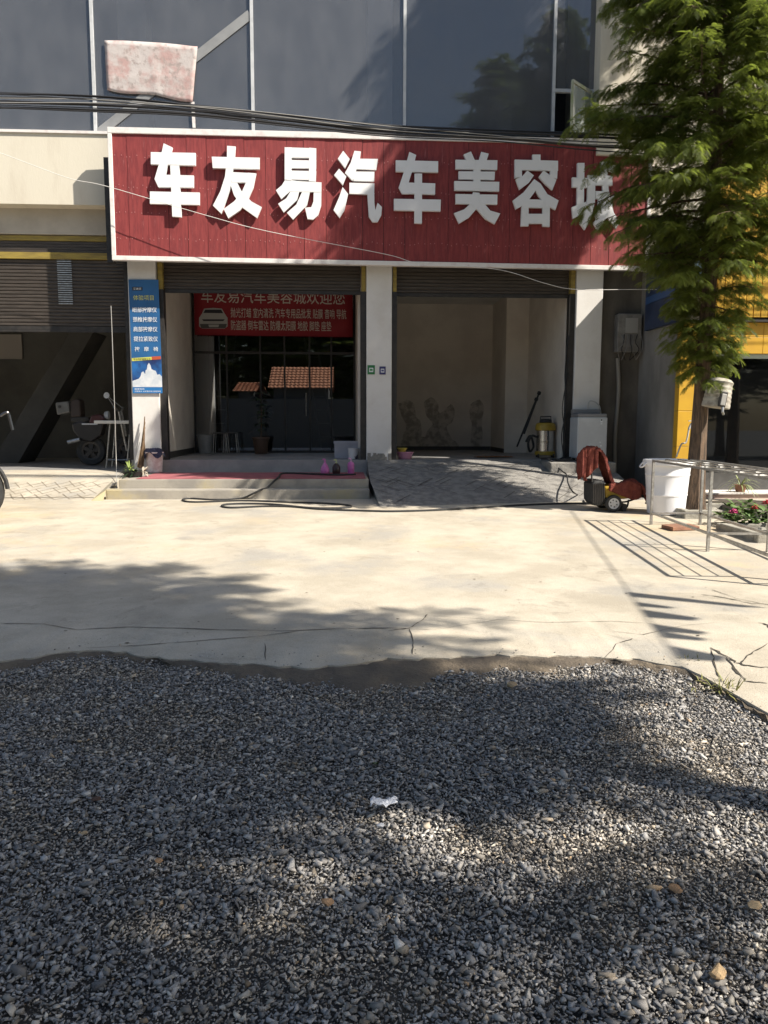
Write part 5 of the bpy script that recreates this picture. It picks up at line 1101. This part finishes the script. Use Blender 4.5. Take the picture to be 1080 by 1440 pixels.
# ================================================================== SMALL THINGS ON THE GRAVEL
def rock(px, py, r, m, lab, flat=.6, seed=0):
    rd = random.Random(seed); c = gp(px, py); bm = bmesh.new()
    r *= .72
    for i in range(30):
        v_ = Vector((rd.gauss(0,1), rd.gauss(0,1), rd.gauss(0,1))).normalized(); bm.verts.new((v_.x*r, v_.y*r*.8, v_.z*r*flat))
    q_ = bmesh.ops.convex_hull(bm, input=bm.verts); bmesh.ops.delete(bm, geom=[e for e in q_['geom_interior'] if isinstance(e, bmesh.types.BMVert)], context='VERTS')
    me = bpy.data.meshes.new('stone'); bm.to_mesh(me); bm.free(); me.materials.append(m); o_ = bpy.data.objects.new('stone', me); COL.objects.link(o_); o_.location = (c.x, c.y, g(c.y)-.01); o_.rotation_euler.z = rd.random()*6; setp(o_, lab, 'stone', 'odd coloured stones on the gravel')
M_or = mat('orange_stone', (.30,.17,.08), .8, (.36,.22,.12), 40, bump=.3); M_bf = mat('buff_stone', (.50,.36,.20), .8, (.42,.28,.15), 40, bump=.3)
rock(461,1264,.030,M_or,'rounded orange brown stone in the middle of the gravel',.5,1); rock(1008,1360,.042,M_bf,'large buff stone near the lower right corner',.5,2)
rock(1062,1268,.035,M_bf,'flat buff stone at the right edge of the gravel',.3,3); rock(223,1206,.022,M_or,'small tan stone left of centre on the gravel',.4,4)
rock(118,1167,.018,M_bf,'tiny yellow stone far left on the gravel',.4,5); rock(720,960,.05,M_bf,'sandy stone on the gravel near the pavement edge',.4,6); rock(535,1157,.022,mat('white_stone', (.55,.55,.56), .8),'small white stone beside the crumpled paper',.5,7)
rock(135,1120,.028,mat('dark_brown_stone', (.09,.05,.035), .8),'dark brown stone at left on the gravel',.4,8); rock(950,1245,.035,M_or,'brown flat stone in the shade at right',.3,9)
c = gp(540,1134); k = MB(); rows = []
for j in range(8):
    rows.append([(c.x-.05+.1*i/9, c.y-.022+.05*j/7+.01*sin(i), g(c.y)+.006+.014*abs(sin(i*1.9+j*1.3))+.006*random.random()) for i in range(10)])
k.sheet(rows); k.build('paper_scrap', mat('paper', (.66,.67,.70), .8), smooth=True, solid=.001, tag=('crumpled white paper scrap on the dark gravel', 'paper'))
c = gp(548,1080); k = MB(); leaves(k, Vector((c.x-.06,c.y,g(c.y)+.01)), 1, .13, .13, .012, 1, 0, 3, 6); k.M = None; k.build('fallen_leaf', mat('green_leaf', (.07,.10,.035), .6), smooth=True, tag=('narrow green fallen leaf on the gravel', 'leaf'))
for i, (px, py, n, s, lb) in enumerate([(1022,968,60,.11,'tuft of yellow green weeds where the pavement breaks up'),(968,925,26,.06,'small weed tuft in a pavement crack at right'),(990,958,24,.06,'thin weeds at the gravel edge beside the larger tuft')]):
    c = gp(px, py); c.z = g(c.y)-.02; k = MB()
    for q_ in range(5): leaves(k, c+Vector((random.gauss(0,.05), random.gauss(0,.04), 0)), n//5, s*.5, s, .0035, .8, 1.1, 200+i*9+q_, 3)
    k.build('weed_tuft', mat('weed', (.20,.23,.06), .7, (.26,.22,.08), 30), smooth=True, tag=(lb, 'weeds', 'weeds'))
